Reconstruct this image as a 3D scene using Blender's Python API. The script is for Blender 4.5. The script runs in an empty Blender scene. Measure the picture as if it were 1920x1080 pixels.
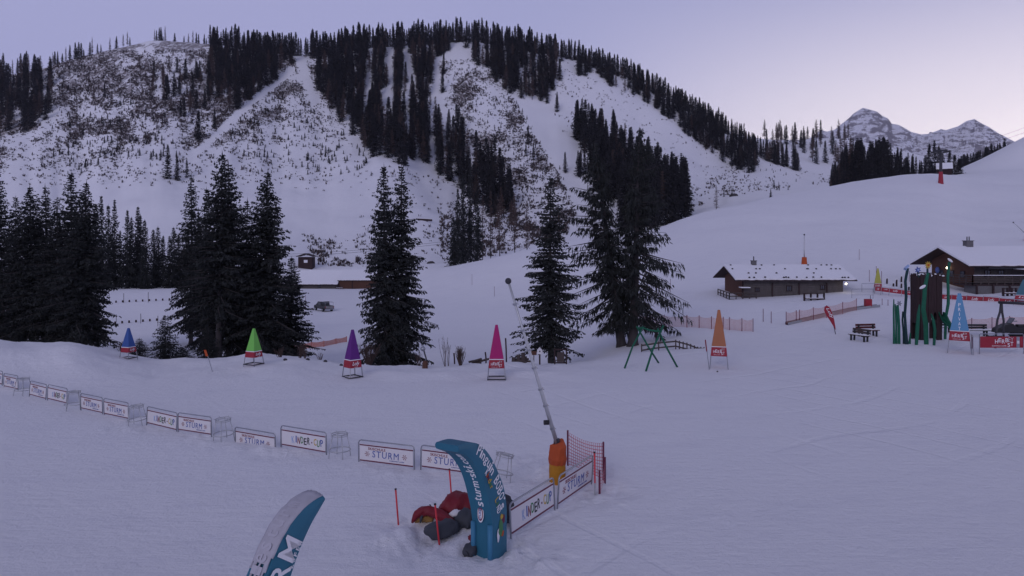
import bpy, math, random
import numpy as np
from mathutils import Vector, Matrix, Quaternion

C = bpy.context.scene
COL = C.collection
F = 1300.0; HY = 464.0; CAMH = 7.2       # focal length, horizon row and eye height of the picture (1920 wide)

# ------------------------------------------------------------------ camera
cam_d = bpy.data.cameras.new('camera'); cam = bpy.data.objects.new('camera', cam_d); COL.objects.link(cam)
cam.location = (0, 0, CAMH); cam.rotation_euler = (math.pi/2, 0, 0)
cam_d.sensor_width = 36; cam_d.lens = 36*F/1920; cam_d.shift_y = -(540-HY)/1920
cam_d.clip_start = 0.5; cam_d.clip_end = 20000
C.camera = cam
C.render.resolution_x = 1024; C.render.resolution_y = 576

# ------------------------------------------------------------------ sky
w = bpy.data.worlds.new('World'); C.world = w; w.use_nodes = True
nt = w.node_tree; nt.nodes.clear()
def N(tree, t, **k):
    n = tree.nodes.new(t)
    for a, b in k.items(): setattr(n, a, b)
    return n
def L(tree, a, b): tree.links.new(a, b)
def math_n(tree, op, a, b=None, clamp=False):
    n = N(tree, 'ShaderNodeMath', operation=op); n.use_clamp = clamp
    for i, v in enumerate((a, b)):
        if v is None: continue
        if isinstance(v, (int, float)): n.inputs[i].default_value = v
        else: L(tree, v, n.inputs[i])
    return n.outputs[0]
def mixc(tree, fac, a, b, mode='MIX'):
    n = N(tree, 'ShaderNodeMix', data_type='RGBA', blend_type=mode)
    for s, v in ((0, fac), (6, a), (7, b)):
        if isinstance(v, (int, float)): n.inputs[s].default_value = v
        elif isinstance(v, tuple): n.inputs[s].default_value = (v+(1,))[:4]
        else: L(tree, v, n.inputs[s])
    return n.outputs[2]
def smooth(tree, v, a, b):
    n = N(tree, 'ShaderNodeMapRange', interpolation_type='SMOOTHSTEP')
    L(tree, v, n.inputs[0]); n.inputs[1].default_value = a; n.inputs[2].default_value = b
    return n.outputs[0]
SUN_EL, SUN_AZ = math.radians(1.0), math.radians(62)       # the sun has just gone, to the right
tc = N(nt, 'ShaderNodeTexCoord'); nv = N(nt, 'ShaderNodeVectorMath', operation='NORMALIZE'); L(nt, tc.outputs['Generated'], nv.inputs[0])
sx = N(nt, 'ShaderNodeSeparateXYZ'); L(nt, nv.outputs[0], sx.inputs[0])
hz = math_n(nt, 'SQRT', math_n(nt, 'SUBTRACT', 1.0, math_n(nt, 'MULTIPLY', sx.outputs[2], sx.outputs[2]), True))
ga = math.radians(50)
azd = math_n(nt, 'DIVIDE', math_n(nt, 'ADD', math_n(nt, 'MULTIPLY', sx.outputs[0], math.sin(ga)), math_n(nt, 'MULTIPLY', sx.outputs[1], math.cos(ga))), math_n(nt, 'MAXIMUM', hz, 0.05))
base = mixc(nt, smooth(nt, sx.outputs[2], 0.30, 0.75), (.335, .345, .575), (.150, .160, .270))
mid = mixc(nt, math_n(nt, 'MULTIPLY', smooth(nt, azd, 0.50, 0.72), 0.10), base, (.20, .24, .42))
gl = math_n(nt, 'MULTIPLY', smooth(nt, azd, 0.60, 1.02), math_n(nt, 'SUBTRACT', 1.0, smooth(nt, sx.outputs[2], 0.02, 0.40)))
skyc = mixc(nt, gl, mid, (1.28, 1.14, 1.14))
st = N(nt, 'ShaderNodeTexSky', sky_type='NISHITA'); st.sun_disc = False; st.sun_elevation = SUN_EL; st.sun_rotation = SUN_AZ
st.altitude = 900; st.air_density = 1.2; st.dust_density = 1.0; st.ozone_density = 3
nm = mixc(nt, 1.0, st.outputs[0], (.10, .10, .10), 'MULTIPLY')
final = mixc(nt, 0.06, skyc, nm)
bg = N(nt, 'ShaderNodeBackground'); L(nt, final, bg.inputs[0]); bg.inputs[1].default_value = 1.15
wo = N(nt, 'ShaderNodeOutputWorld'); L(nt, bg.outputs[0], wo.inputs[0])

# weak, very wide fill sun, added to model shapes and brighten the hill
sd = bpy.data.lights.new('fill_sun', 'SUN'); sd.energy = 0.60; sd.angle = math.radians(28); sd.color = (1.0, .93, 1.0)
so = bpy.data.objects.new('fill_sun', sd); COL.objects.link(so)
so.rotation_euler = (math.radians(66), 0, math.radians(-22))       # from low on the left, behind the camera

C.view_settings.view_transform = 'Standard'; C.view_settings.look = 'None'
C.view_settings.exposure = 0.0; C.view_settings.gamma = 1.0

# ------------------------------------------------------------------ small helpers
def tag(o, label=None, cat=None, group=None, kind=None):
    if label: o['label'] = label
    if cat: o['category'] = cat
    if group: o['group'] = group
    if kind: o['kind'] = kind
    return o
def empty(name, loc=(0, 0, 0), rz=0, scale=1, **k):
    o = bpy.data.objects.new(name, None); COL.objects.link(o); o.empty_display_size = .3
    o.location = loc; o.rotation_euler = (0, 0, rz); o.scale = (scale,)*3 if isinstance(scale, (int, float)) else scale
    return tag(o, **k)
def copy_tree(o, parent=None):
    c = o.copy(); COL.objects.link(c); c.parent = parent
    for ch in [q for q in KIDS.get(o.name, [])]: 
        cc = copy_tree(ch, c); KIDS.setdefault(c.name, []).append(cc)
    return c
KIDS = {}
class MB:
    def __init__(s): s.v = []; s.f = []; s.m = []; s.sm = False
    def add(s, vs, fs, mi=0):
        b = len(s.v); s.v += [tuple(q) for q in vs]; s.f += [tuple(b+i for i in f) for f in fs]; s.m += [mi]*len(fs); return s
    def box(s, c, d, rot=None, mi=0):
        vs = []
        for z in (-1, 1):
            for x, y in ((-1, -1), (1, -1), (1, 1), (-1, 1)):
                p = Vector((x*d[0]/2, y*d[1]/2, z*d[2]/2))
                if rot is not None: p = rot @ p
                vs.append(p+Vector(c))
        return s.add(vs, [(3, 2, 1, 0), (4, 5, 6, 7), (0, 1, 5, 4), (1, 2, 6, 5), (2, 3, 7, 6), (3, 0, 4, 7)], mi)
    def tube(s, pts, r, n=8, mi=0, cap=True, flat=1.0):
        pts = [Vector(p) for p in pts]; k = len(pts)
        rs = r if isinstance(r, (list, tuple)) else [r]*k
        vs = []; up = Vector((0, 0, 1))
        prev = None
        for i, p in enumerate(pts):
            t = (pts[min(i+1, k-1)]-pts[max(i-1, 0)]).normalized()
            if prev is None:
                a = t.cross(up)
                if a.length < .1: a = t.cross(Vector((0, 1, 0)))
                a.normalize()
            else: a = (prev-t*prev.dot(t)).normalized()
            prev = a; b = t.cross(a)
            for j in range(n):
                g = 2*math.pi*j/n
                vs.append(p+a*math.cos(g)*rs[i]+b*math.sin(g)*rs[i]*flat)
        fs = [(i*n+j, i*n+(j+1) % n, (i+1)*n+(j+1) % n, (i+1)*n+j) for i in range(k-1) for j in range(n)]
        if cap: fs += [tuple(range(n-1, -1, -1)), tuple(range((k-1)*n, k*n))]
        return s.add(vs, fs, mi)
    def ball(s, c, r, n=10, m=7, mi=0, rot=None, noise=0, seed=0):
        rr = (r,)*3 if isinstance(r, (int, float)) else r
        rnd = random.Random(seed); vs = []
        for i in range(m+1):
            th = math.pi*i/m
            for j in range(n):
                ph = 2*math.pi*j/n; q = 1+(rnd.random()-.5)*noise
                p = Vector((rr[0]*math.sin(th)*math.cos(ph)*q, rr[1]*math.sin(th)*math.sin(ph)*q, rr[2]*math.cos(th)*q))
                if rot is not None: p = rot @ p
                vs.append(p+Vector(c))
        fs = [(i*n+j, (i+1)*n+j, (i+1)*n+(j+1) % n, i*n+(j+1) % n) for i in range(m) for j in range(n)]
        return s.add(vs, fs, mi)
    def prism(s, outline, y0, y1, mi=0):         # outline in x,z extruded along y
        n = len(outline)
        vs = [(x, y0, z) for x, z in outline]+[(x, y1, z) for x, z in outline]
        fs = [tuple(range(n)), tuple(range(2*n-1, n-1, -1))]+[(i, i+n, (i+1) % n+n, (i+1) % n) for i in range(n)]
        return s.add(vs, fs, mi)
    def mesh(s, name, mats, smooth=False):
        me = bpy.data.meshes.new(name); me.from_pydata(s.v, [], s.f)
        for m in (mats if isinstance(mats, (list, tuple)) else [mats]): me.materials.append(m)
        if any(s.m): me.polygons.foreach_set('material_index', s.m)
        if smooth or s.sm: me.polygons.foreach_set('use_smooth', [True]*len(s.f))
        me.validate(); me.update(); return me
    def build(s, name, mats, parent=None, smooth=False, bevel=0, **k):
        return link(s.mesh(name, mats, smooth), name, parent, bevel, **k)
def link(me, name, parent=None, bevel=0, **k):
    o = bpy.data.objects.new(name, me); COL.objects.link(o)
    if parent is not None: o.parent = parent; KIDS.setdefault(parent.name, []).append(o)
    if bevel:
        b = o.modifiers.new('bevel', 'BEVEL'); b.width = bevel; b.segments = 2; b.limit_method = 'ANGLE'
    return tag(o, **k)
def rotz(a): return Matrix.Rotation(a, 3, 'Z')
def rotm(ax, a): return Matrix.Rotation(a, 3, ax)

# ------------------------------------------------------------------ materials
def mat(name, col, rough=.8, metal=0, var=0.0, scale=3.0, bump=0.0, spec=.3, emit=None, dirt=None, stretch=(1, 1, 1)):
    m = bpy.data.materials.new(name); m.use_nodes = True; t = m.node_tree; t.nodes.clear()
    p = N(t, 'ShaderNodeBsdfPrincipled'); o = N(t, 'ShaderNodeOutputMaterial'); L(t, p.outputs[0], o.inputs[0])
    p.inputs['Roughness'].default_value = rough; p.inputs['Metallic'].default_value = metal
    p.inputs['Specular IOR Level'].default_value = spec
    c = tuple(col)+(1,)
    co = N(t, 'ShaderNodeTexCoord'); mp = N(t, 'ShaderNodeMapping'); L(t, co.outputs['Object'], mp.inputs[0]); mp.inputs['Scale'].default_value = stretch
    nz = N(t, 'ShaderNodeTexNoise'); L(t, mp.outputs[0], nz.inputs[0]); nz.inputs['Scale'].default_value = scale; nz.inputs['Detail'].default_value = 5
    lo = tuple(x*(1-var) for x in col); hi = tuple(min(1, x*(1+var)) for x in col)
    out = mixc(t, nz.outputs[0], lo, hi)
    if dirt:
        n2 = N(t, 'ShaderNodeTexNoise'); L(t, mp.outputs[0], n2.inputs[0]); n2.inputs['Scale'].default_value = scale*.6; n2.inputs['Detail'].default_value = 6
        out = mixc(t, smooth(t, n2.outputs[0], dirt[1], dirt[1]+.06), out, dirt[0])
    L(t, out, p.inputs['Base Color'])
    if bump:
        b = N(t, 'ShaderNodeBump'); b.inputs['Strength'].default_value = bump; b.inputs['Distance'].default_value = .02
        L(t, nz.outputs[0], b.inputs['Height']); L(t, b.outputs[0], p.inputs['Normal'])
    if emit:
        p.inputs['Emission Color'].default_value = tuple(emit[:3])+(1,); p.inputs['Emission Strength'].default_value = emit[3]
    return m
SNOW = (.83, .83, .87)
M = dict(
    snowcap=mat('snow_cap', SNOW, .9, var=.04, scale=2, bump=.4),
    needle=mat('spruce_needles', (.031, .034, .034), .9, var=.6, scale=.8, spec=.1),
    needle2=mat('spruce_needles_far', (.032, .032, .036), .95, var=.7, scale=.12, spec=.05, dirt=((.052, .043, .042), .56)),
    bark=mat('spruce_bark', (.055, .048, .050), .95, var=.45, scale=4, bump=.6, stretch=(1, 1, .25)),
    larch=mat('larch_twigs', (.088, .062, .056), .95, var=.35, scale=.5, spec=.05),
    brush=mat('brush_twigs', (.070, .058, .060), .95, var=.6, scale=.08, spec=.05),
    metal=mat('galvanised_steel', (.34, .35, .38), .4, .8, var=.15, scale=8),
    steel=mat('brushed_steel', (.45, .46, .48), .45, .5, var=.1, scale=8),
    dark=mat('dark_steel', (.05, .05, .06), .6, .3, var=.2),
    white=mat('white_panel', (.66, .64, .66), .5, var=.03, scale=5),
    maroon=mat('maroon_stripe', (.13, .02, .05), .6, var=.1),
    redtext=mat('dark_red_print', (.20, .015, .03), .6),
    blue=mat('blue_print', (.08, .12, .34), .6, var=.4, scale=6),
    paleblue=mat('pale_blue_print', (.30, .40, .62), .6),
    green_p=mat('green_print', (.06, .20, .08), .6), yellow_p=mat('yellow_print', (.50, .34, .05), .6), black_p=mat('black_print', (.03, .03, .035), .6),
    red=mat('red_banner', (.30, .022, .040), .6, var=.12, scale=2, dirt=((.22, .02, .03), .62)),
    redpole=mat('red_pole', (.60, .035, .05), .5, var=.1),
    blackp=mat('black_plastic', (.02, .02, .022), .5, var=.2),
    whitet=mat('white_print', (.75, .75, .78), .5),
    teal=mat('teal_fabric', (.024, .135, .210), .55, var=.16, scale=1.6, bump=.25),
    teal2=mat('teal_fabric_edge', (.045, .19, .32), .55, var=.1, scale=2, bump=.2),
    orange=mat('orange_padding', (.42, .075, .02), .7, var=.25, scale=4, bump=.5, dirt=((.28, .05, .02), .60)),
    amber=mat('amber_padding', (.44, .19, .015), .7, var=.2, scale=4, bump=.4),
    wood=mat('weathered_wood', (.070, .055, .052), .9, var=.45, scale=3, bump=.6, stretch=(.3, 1, 6)),
    woodv=mat('dark_boards', (.040, .024, .026), .9, var=.5, scale=6, bump=.6, stretch=(3, 3, .2)),
    woodr=mat('red_brown_boards', (.105, .050, .036), .9, var=.45, scale=5, bump=.5, stretch=(3, 3, .2)),
    woodg=mat('grey_boards', (.10, .088, .088), .9, var=.45, scale=5, bump=.6, stretch=(1.5, 1.5, .3)),
    stone=mat('stone_plinth', (.13, .125, .13), .95, var=.4, scale=5, bump=.8),
    green=mat('green_painted_wood', (.010, .11, .062), .7, var=.35, scale=4, bump=.2),
    dkgreen=mat('dark_green_wood', (.012, .04, .045), .8, var=.35, scale=4),
    seat=mat('bench_red_wood', (.085, .018, .020), .8, var=.3),
    benchm=mat('bench_metal', (.03, .03, .033), .7, var=.2),
    net=None, grey_f=mat('grey_fabric', (.050, .055, .068), .7, var=.25, scale=2.5, bump=.5),
    red_f=mat('red_fabric', (.17, .012, .022), .55, var=.3, scale=2.5, bump=.5),
    yel_f=mat('yellow_fabric', (.30, .17, .05), .65, var=.2, scale=3, bump=.3),
    carp=mat('car_paint', (.022, .022, .024), .35, .3, var=.2, spec=.5), silver=mat('silver_paint', (.25, .24, .24), .4, .4, var=.15),
    glass=mat('car_glass', (.02, .025, .03), .1, 0, spec=.8), tyre=mat('tyre_rubber', (.012, .012, .012), .9),
    lamp=mat('lit_lamp', (1, .9, .7), .5, emit=(1, .86, .62, 14)), window=mat('window_glass', (.05, .055, .07), .15, spec=.7),
    rubber=mat('conveyor_belt', (.035, .035, .04), .9, var=.3), rock=mat('rock_stone', (.06, .055, .06), .95, var=.4, bump=.6),
    soil=mat('trodden_soil', (.16, .14, .15), .95, var=.4, scale=2, bump=.6),
)
COLR = dict(blue=(.035, .09, .30), lime=(.17, .50, .09), purple=(.105, .015, .18), magenta=(.36, .010, .13), orange=(.36, .135, .065), sky=(.10, .26, .44), yellow=(.38, .38, .08), teal=(.05, .14, .19))
for k, c in COLR.items(): M['cone_'+k] = mat(k+'_cloth', c, .6, var=.10, scale=1.5, bump=.15)

def net_material(name, col, a0=.30, cell=9.0):
    m = bpy.data.materials.new(name); m.use_nodes = True; t = m.node_tree; t.nodes.clear()
    p = N(t, 'ShaderNodeBsdfPrincipled'); p.inputs['Base Color'].default_value = col+(1,); p.inputs['Roughness'].default_value = .8
    tr = N(t, 'ShaderNodeBsdfTransparent'); mx = N(t, 'ShaderNodeMixShader'); o = N(t, 'ShaderNodeOutputMaterial')
    uv = N(t, 'ShaderNodeUVMap'); sp = N(t, 'ShaderNodeSeparateXYZ'); L(t, uv.outputs[0], sp.inputs[0])
    fs = []
    for i in (0, 1):
        fr = math_n(t, 'FRACT', math_n(t, 'MULTIPLY', sp.outputs[i], cell))
        fs.append(math_n(t, 'LESS_THAN', fr, a0))
    L(t, math_n(t, 'MAXIMUM', fs[0], fs[1]), mx.inputs[0]); L(t, tr.outputs[0], mx.inputs[1]); L(t, p.outputs[0], mx.inputs[2]); L(t, mx.outputs[0], o.inputs[0])
    return m
M['net'] = net_material('orange_netting', (.52, .27, .24), .24)
M['netdense'] = net_material('orange_netting_dense', (.45, .10, .05), .5)
M['nethot'] = net_material('red_netting', (.52, .19, .22), .24, 9)

# ------------------------------------------------------------------ numpy noise
def _h(ix, iy, seed):
    n = (ix.astype(np.int64)*374761393+iy.astype(np.int64)*668265263+seed*974711) & 0x7fffffff
    n = ((n ^ (n >> 13))*1274126177) & 0x7fffffff
    return ((n ^ (n >> 16)) & 0xffff)/65535.0
def vn(x, y, seed=0):
    x0 = np.floor(x); y0 = np.floor(y); fx = x-x0; fy = y-y0
    fx = fx*fx*(3-2*fx); fy = fy*fy*(3-2*fy)
    a = _h(x0, y0, seed); b = _h(x0+1, y0, seed); c = _h(x0, y0+1, seed); d = _h(x0+1, y0+1, seed)
    return (a*(1-fx)+b*fx)*(1-fy)+(c*(1-fx)+d*fx)*fy
def fbm(x, y, seed=0, o=5):
    s = 0; a = .5; t = 0
    for i in range(o): s = s+a*vn(x*2**i, y*2**i, seed+i*17); t += a; a *= .5
    return s/t-.5
def sstep(a, b, x):
    t = np.clip((x-a)/(b-a), 0, 1); return t*t*(3-2*t)

# ------------------------------------------------------------------ terrain: valley profile lines, each giving distance and height along the bearing
def line(pts):        # {bearing: (distance, elevation row)}
    p = sorted(pts); return np.array([q[0] for q in p], float), np.array([q[1] for q in p], float), np.array([q[2] for q in p], float)
LA = line([(-500, 42, 655), (0, 42, 652), (60, 42, 656), (140, 42, 650), (200, 43, 662), (300, 44, 679), (400, 44, 679), (480, 44, 672), (560, 43, 678), (650, 42, 690), (800, 42, 692), (900, 42, 690), (1000, 43, 688), (1100, 45, 681), (1160, 46, 672), (1250, 46, 667), (1330, 46, 666), (1450, 46, 667), (2500, 46, 667)])
LB = line([(-500, 58, 640), (0, 58, 648), (140, 58, 652), (200, 58, 664), (300, 60, 684), (480, 60, 680), (560, 60, 690), (650, 60, 694), (800, 60, 696), (900, 60, 692), (1000, 60, 688), (1100, 58, 672), (1160, 55, 655), (1250, 54, 645), (1330, 54, 640), (1450, 54, 638), (2500, 54, 637)])
LC = line([(-500, 85, 600), (0, 85, 615), (200, 85, 628), (400, 85, 628), (520, 85, 640), (600, 85, 632), (700, 85, 630), (800, 85, 632), (900, 85, 628), (1000, 85, 620), (1100, 75, 620), (1200, 64, 618), (1300, 62, 616), (1400, 62, 615), (1500, 62, 609), (1600, 62, 606), (2500, 62, 606)])
LD = line([(-500, 128, 548), (0, 128, 550), (200, 128, 549), (350, 128, 546), (450, 128, 548), (530, 128, 575), (600, 130, 585), (700, 130, 578), (800, 130, 568), (900, 130, 560), (1000, 125, 553), (1100, 110, 553), (1200, 90, 566), (1300, 84, 566), (1375, 82, 562), (1500, 82, 555), (1590, 82, 548), (1700, 86, 543), (1850, 86, 544), (1920, 86, 538), (2500, 86, 530)])
LE = line([(-500, 190, 530), (0, 190, 530), (400, 190, 528), (500, 205, 542), (700, 210, 541), (800, 190, 512), (900, 182, 490), (1000, 180, 466), (1100, 182, 448), (1240, 190, 428), (1310, 200, 405), (1370, 210, 386), (1440, 225, 371), (1550, 250, 355), (1680, 270, 336), (1760, 278, 329), (1800, 280, 326), (1920, 280, 322), (2500, 280, 318)])
LF = line([(-500, 240, 500), (0, 240, 500), (200, 240, 490), (300, 240, 480), (400, 240, 478), (500, 240, 488), (600, 240, 503), (700, 240, 500), (800, 240, 490), (900, 240, 496), (1000, 240, 480), (1100, 240, 462), (1240, 245, 440), (1310, 250, 416), (1370, 255, 396), (1440, 260, 378), (1550, 280, 364), (1680, 295, 346), (1760, 295, 335), (1800, 296, 326), (1920, 296, 316), (2500, 296, 300)])
LG = line([(-500, 320, 440), (0, 320, 430), (100, 320, 420), (200, 320, 400), (300, 320, 380), (400, 320, 385), (500, 320, 400), (600, 320, 410), (700, 320, 402), (800, 320, 410), (850, 320, 428), (900, 320, 440), (1000, 320, 425), (1100, 320, 412), (1200, 320, 405), (1300, 320, 402), (1370, 320, 386), (1440, 320, 372), (1550, 330, 368), (1680, 335, 352), (1740, 340, 338), (1800, 340, 316), (1840, 340, 299), (1880, 340, 278), (1920, 340, 257), (2100, 340, 170), (2500, 340, 60)])
LH = line([(-500, 420, 335), (0, 420, 325), (100, 420, 315), (200, 420, 298), (300, 420, 282), (400, 420, 280), (500, 420, 290), (600, 420, 300), (700, 420, 300), (800, 420, 325), (860, 420, 345), (900, 420, 330), (1000, 420, 290), (1100, 420, 298), (1200, 420, 328), (1300, 420, 355), (1360, 420, 352), (1440, 420, 345), (1500, 420, 346), (1560, 420, 352), (1680, 420, 352), (1760, 420, 345), (1840, 420, 325), (1920, 420, 290), (2100, 420, 220), (2500, 420, 150)])
LI = line([(-500, 520, 215), (0, 520, 215), (100, 520, 195), (200, 520, 175), (300, 520, 162), (400, 520, 162), (500, 520, 175), (600, 520, 190), (700, 520, 190), (800, 520, 185), (900, 520, 178), (1000, 520, 190), (1100, 520, 212), (1200, 520, 250), (1300, 520, 305), (1360, 520, 325), (1400, 520, 325), (1440, 520, 318), (1500, 520, 335), (1560, 520, 345), (1680, 520, 345), (2500, 520, 300)])
LJ = line([(-500, 600, 160), (0, 600, 142), (100, 600, 122), (150, 600, 112), (200, 600, 98), (300, 600, 84), (400, 600, 90), (500, 600, 102), (560, 600, 106), (600, 600, 106), (700, 600, 92), (800, 600, 86), (870, 600, 80), (950, 600, 88), (1000, 600, 97), (1050, 600, 107), (1100, 600, 121), (1150, 600, 137), (1200, 600, 158), (1250, 600, 184), (1300, 600, 210), (1350, 600, 241), (1400, 600, 272), (1430, 600, 296), (1460, 600, 303), (1500, 600, 318), (1550, 600, 331), (1680, 600, 335), (2500, 600, 320)])
LK = line([(-500, 850, 240), (0, 850, 230), (400, 850, 200), (870, 850, 190), (1100, 850, 210), (1300, 850, 262), (1400, 850, 268), (1480, 850, 268), (1560, 850, 262), (1620, 850, 270), (1750, 850, 300), (2500, 850, 310)])
LL = line([(-500, 1100, 330), (2500, 1100, 330)])
LINES = [LA, LB, LC, LD, LE, LF, LG, LH, LI, LJ, LK, LL]
NU, NY = 700, 470
PXG = np.linspace(-420, 2340, NU)
YG = np.exp(np.linspace(math.log(3.0), math.log(1100.0), NY))
def pchip(x, y, xi):
    h = np.diff(x); d = np.diff(y)/h; m = np.zeros_like(x)
    for i in range(1, len(x)-1):
        if d[i-1]*d[i] > 0:
            w1 = 2*h[i]+h[i-1]; w2 = h[i]+2*h[i-1]; m[i] = (w1+w2)/(w1/d[i-1]+w2/d[i])
    m[0] = d[0]; m[-1] = d[-1]
    k = np.clip(np.searchsorted(x, xi)-1, 0, len(x)-2); t = (xi-x[k])/h[k]
    return y[k]*(1+2*t)*(1-t)**2+m[k]*h[k]*t*(1-t)**2+y[k+1]*t*t*(3-2*t)+m[k+1]*h[k]*t*t*(t-1)
def smooth_cols(A, sig):
    r = int(sig*3); k = np.exp(-np.arange(-r, r+1)**2/(2*sig*sig)); k /= k.sum()
    P = np.pad(A, ((r, r), (0, 0)), mode='edge'); out = np.zeros_like(A)
    for i, q in enumerate(k): out += q*P[i:i+A.shape[0]]
    return out
nodeY = []; nodeZ = []
for a in LINES:
    yy = np.interp(PXG, a[0], a[1]); pp = np.interp(PXG, a[0], a[2]); nodeY.append(yy); nodeZ.append(CAMH+(HY-pp)*yy/F)
nodeY = smooth_cols(np.array(nodeY).T, 4); nodeZ = smooth_cols(np.array(nodeZ).T, 4)
ZG = np.zeros((NU, NY))
for i in range(NU):
    x = np.concatenate([[0, 3, 20, 34], nodeY[i]]); z = np.concatenate([[0, 0, 0, 0], nodeZ[i]])
    ZG[i] = pchip(x, z, YG)
UG = (PXG-960)/F
XX = UG[:, None]*YG[None, :]; YY = np.broadcast_to(YG[None, :], XX.shape); PP = np.broadcast_to(PXG[:, None], XX.shape)
PYG = HY-(ZG-CAMH)*F/YY
hill = sstep(225, 330, YY)*sstep(1560, 1380, PP)
rough_left = sstep(700, 350, PP)*.6+.4
ZG += hill*(fbm(XX/70, YY/70, 3)*9*rough_left+fbm(PP/75, YY/500, 9, 3)*13*sstep(300, 420, YY)*sstep(600, 540, YY)+fbm(XX/14, YY/14, 5)*2.6)
shed_flat = sstep(500, 530, PP)*sstep(750, 720, PP)*sstep(120, 140, YY)*sstep(238, 222, YY)
ZG += (1-shed_flat)*sstep(60, 90, YY)*sstep(300, 200, YY)*fbm(XX/24, YY/24, 21)*1.3*(1-sstep(1330, 1400, PP)*sstep(1660, 1600, PP)*sstep(120, 90, YY))
ZG += sstep(34, 41, YY)*sstep(60, 48, YY)*sstep(1200, 1050, PP)*(fbm(XX/2.2, YY/2.2, 31)*.5+fbm(XX/8, YY/4, 41)*.5)
ZG += sstep(1200, 1300, PP)*sstep(120, 160, YY)*fbm(XX/45, YY/30, 61)*3*sstep(330, 260, YY)
ZG += fbm(XX/5, YY/5, 11)*.10*sstep(10, 16, YY)+fbm(XX/.9, YY/.9, 12, 3)*.035*sstep(60, 40, YY)
# trampled snow round the lance, the net and the deflated figure
def bumpy(cx, cy, r, a, s):
    d = np.hypot(XX-cx, YY-cy); return sstep(r, r*.4, d)*fbm(XX/s, YY/s, 77, 4)*a
ZG += bumpy(1.6, 22.5, 2.6, .55, .5)+bumpy(-1.6, 17.5, 2.6, .5, .45)+bumpy(.3, 16.3, 1.5, .4, .35)+bumpy(2.6, 20.4, 1.6, .35, .4)
for bx, by in ((-3.3, 22.9), (-8, 25.2), (-11, 26.8), (-15, 28.6)): ZG += bumpy(bx, by, 2.4, .3, .5)
def gz(x, y):
    y = max(y, 3.0); px = 960+F*x/y
    i = (px-PXG[0])/(PXG[1]-PXG[0]); j = (math.log(y)-math.log(3.0))/(math.log(1100/3.0))*(NY-1)
    i = min(max(i, 0), NU-1.001); j = min(max(j, 0), NY-1.001); a = int(i); b = int(j); p = i-a; q = j-b
    return float((ZG[a, b]*(1-p)+ZG[a+1, b]*p)*(1-q)+(ZG[a, b+1]*(1-p)+ZG[a+1, b+1]*p)*q)
def gp(px, Y):                 # point on the ground at a bearing and distance
    x = (px-960)/F*Y; return Vector((x, Y, gz(x, Y)))
def foot(px, py, ymax=900, ymin=4):    # where the line of sight first meets the ground
    i = int(round((px-PXG[0])/(PXG[1]-PXG[0]))); i = min(max(i, 0), NU-1)
    row = HY-(ZG[i]-CAMH)*F/YG
    ok = np.where((row <= py) & (YG > ymin))[0]
    if len(ok) == 0: return None
    j = ok[0]
    if YG[j] > ymax: return None
    if j > 0 and row[j-1] > row[j]:
        t = (row[j-1]-py)/(row[j-1]-row[j]); Y = YG[j-1]+(YG[j]-YG[j-1])*min(max(t, 0), 1)
    else: Y = YG[j]
    return gp(px, float(Y))
def AT(px, py, Y): return Vector(((px-960)/F*Y, Y, CAMH+(HY-py)*Y/F))
def top_h(px, py, Y): return CAMH+(HY-py)*Y/F-gz((px-960)/F*Y, Y)

# brush cover on the hill
def inpoly(px, py, poly):
    c = np.zeros(np.shape(px), bool); n = len(poly); j = n-1
    for i in range(n):
        xi, yi = poly[i]; xj, yj = poly[j]
        with np.errstate(divide='ignore', invalid='ignore'):
            c ^= ((yi > py) != (yj > py)) & (px < (xj-xi)*(py-yi)/((yj-yi) or 1e-9)+xi)
        j = i
    return c
def track(px, py, pts, wd):            # distance to a cleared strip
    best = np.full(np.shape(px), 1e9)
    for (x0, y0), (x1, y1) in zip(pts[:-1], pts[1:]):
        t = np.clip(((px-x0)*(x1-x0)+(py-y0)*(y1-y0))/((x1-x0)**2+(y1-y0)**2), 0, 1)
        best = np.minimum(best, np.hypot(px-x0-t*(x1-x0), py-y0-t*(y1-y0)))
    return sstep(wd, wd*1.8, best)
TRACK1 = [(352, 300), (400, 260), (440, 218), (480, 185), (520, 155), (548, 132)]
TRACK2 = [(560, 105), (572, 140), (590, 190)]
def brush_density(px, py):
    d = sstep(350, 215, py+(px-200)*.05)*sstep(720, 560, px)*1.15
    d = d*(1-.55*sstep(520, 600, px+(py-200)*.6))
    d = np.maximum(d, .22*sstep(720, 560, px)*sstep(360, 315, py))
    d = np.maximum(d, .85*inpoly(px, py, [(820, 115), (905, 110), (960, 180), (1000, 250), (1050, 330), (1080, 400), (1050, 470), (960, 420), (900, 330), (870, 230), (835, 200)]))
    d = np.maximum(d, .45*inpoly(px, py, [(820, 380), (1010, 380), (1020, 450), (960, 475), (830, 495)]))
    d = np.maximum(d, .08*inpoly(px, py, [(640, 300), (860, 330), (900, 480), (700, 480)]))
    d = np.maximum(d, .25*inpoly(px, py, [(560, 440), (700, 440), (700, 510), (600, 500)]))
    d = np.maximum(d, .22*inpoly(px, py, [(1330, 300), (1420, 330), (1530, 335), (1540, 350), (1330, 370), (1290, 300)]))
    d = np.maximum(d, .10*inpoly(px, py, [(1010, 120), (1130, 110), (1400, 300), (1320, 400), (1050, 250)]))
    d = np.maximum(d, .5*inpoly(px, py, [(1480, 270), (1560, 270), (1560, 345), (1490, 335)]))
    patch = fbm(px/46.0, py/24.0, 91, 5)+.5
    d = d*(.18+1.05*sstep(.30, .66, patch))
    return np.clip(d*track(px, py, TRACK1, 4.5)*track(px, py, TRACK2, 7), 0, 1)
PYG = HY-(ZG-CAMH)*F/YY
BR = np.where((YY > 205), brush_density(PP, PYG), 0.0)

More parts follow.
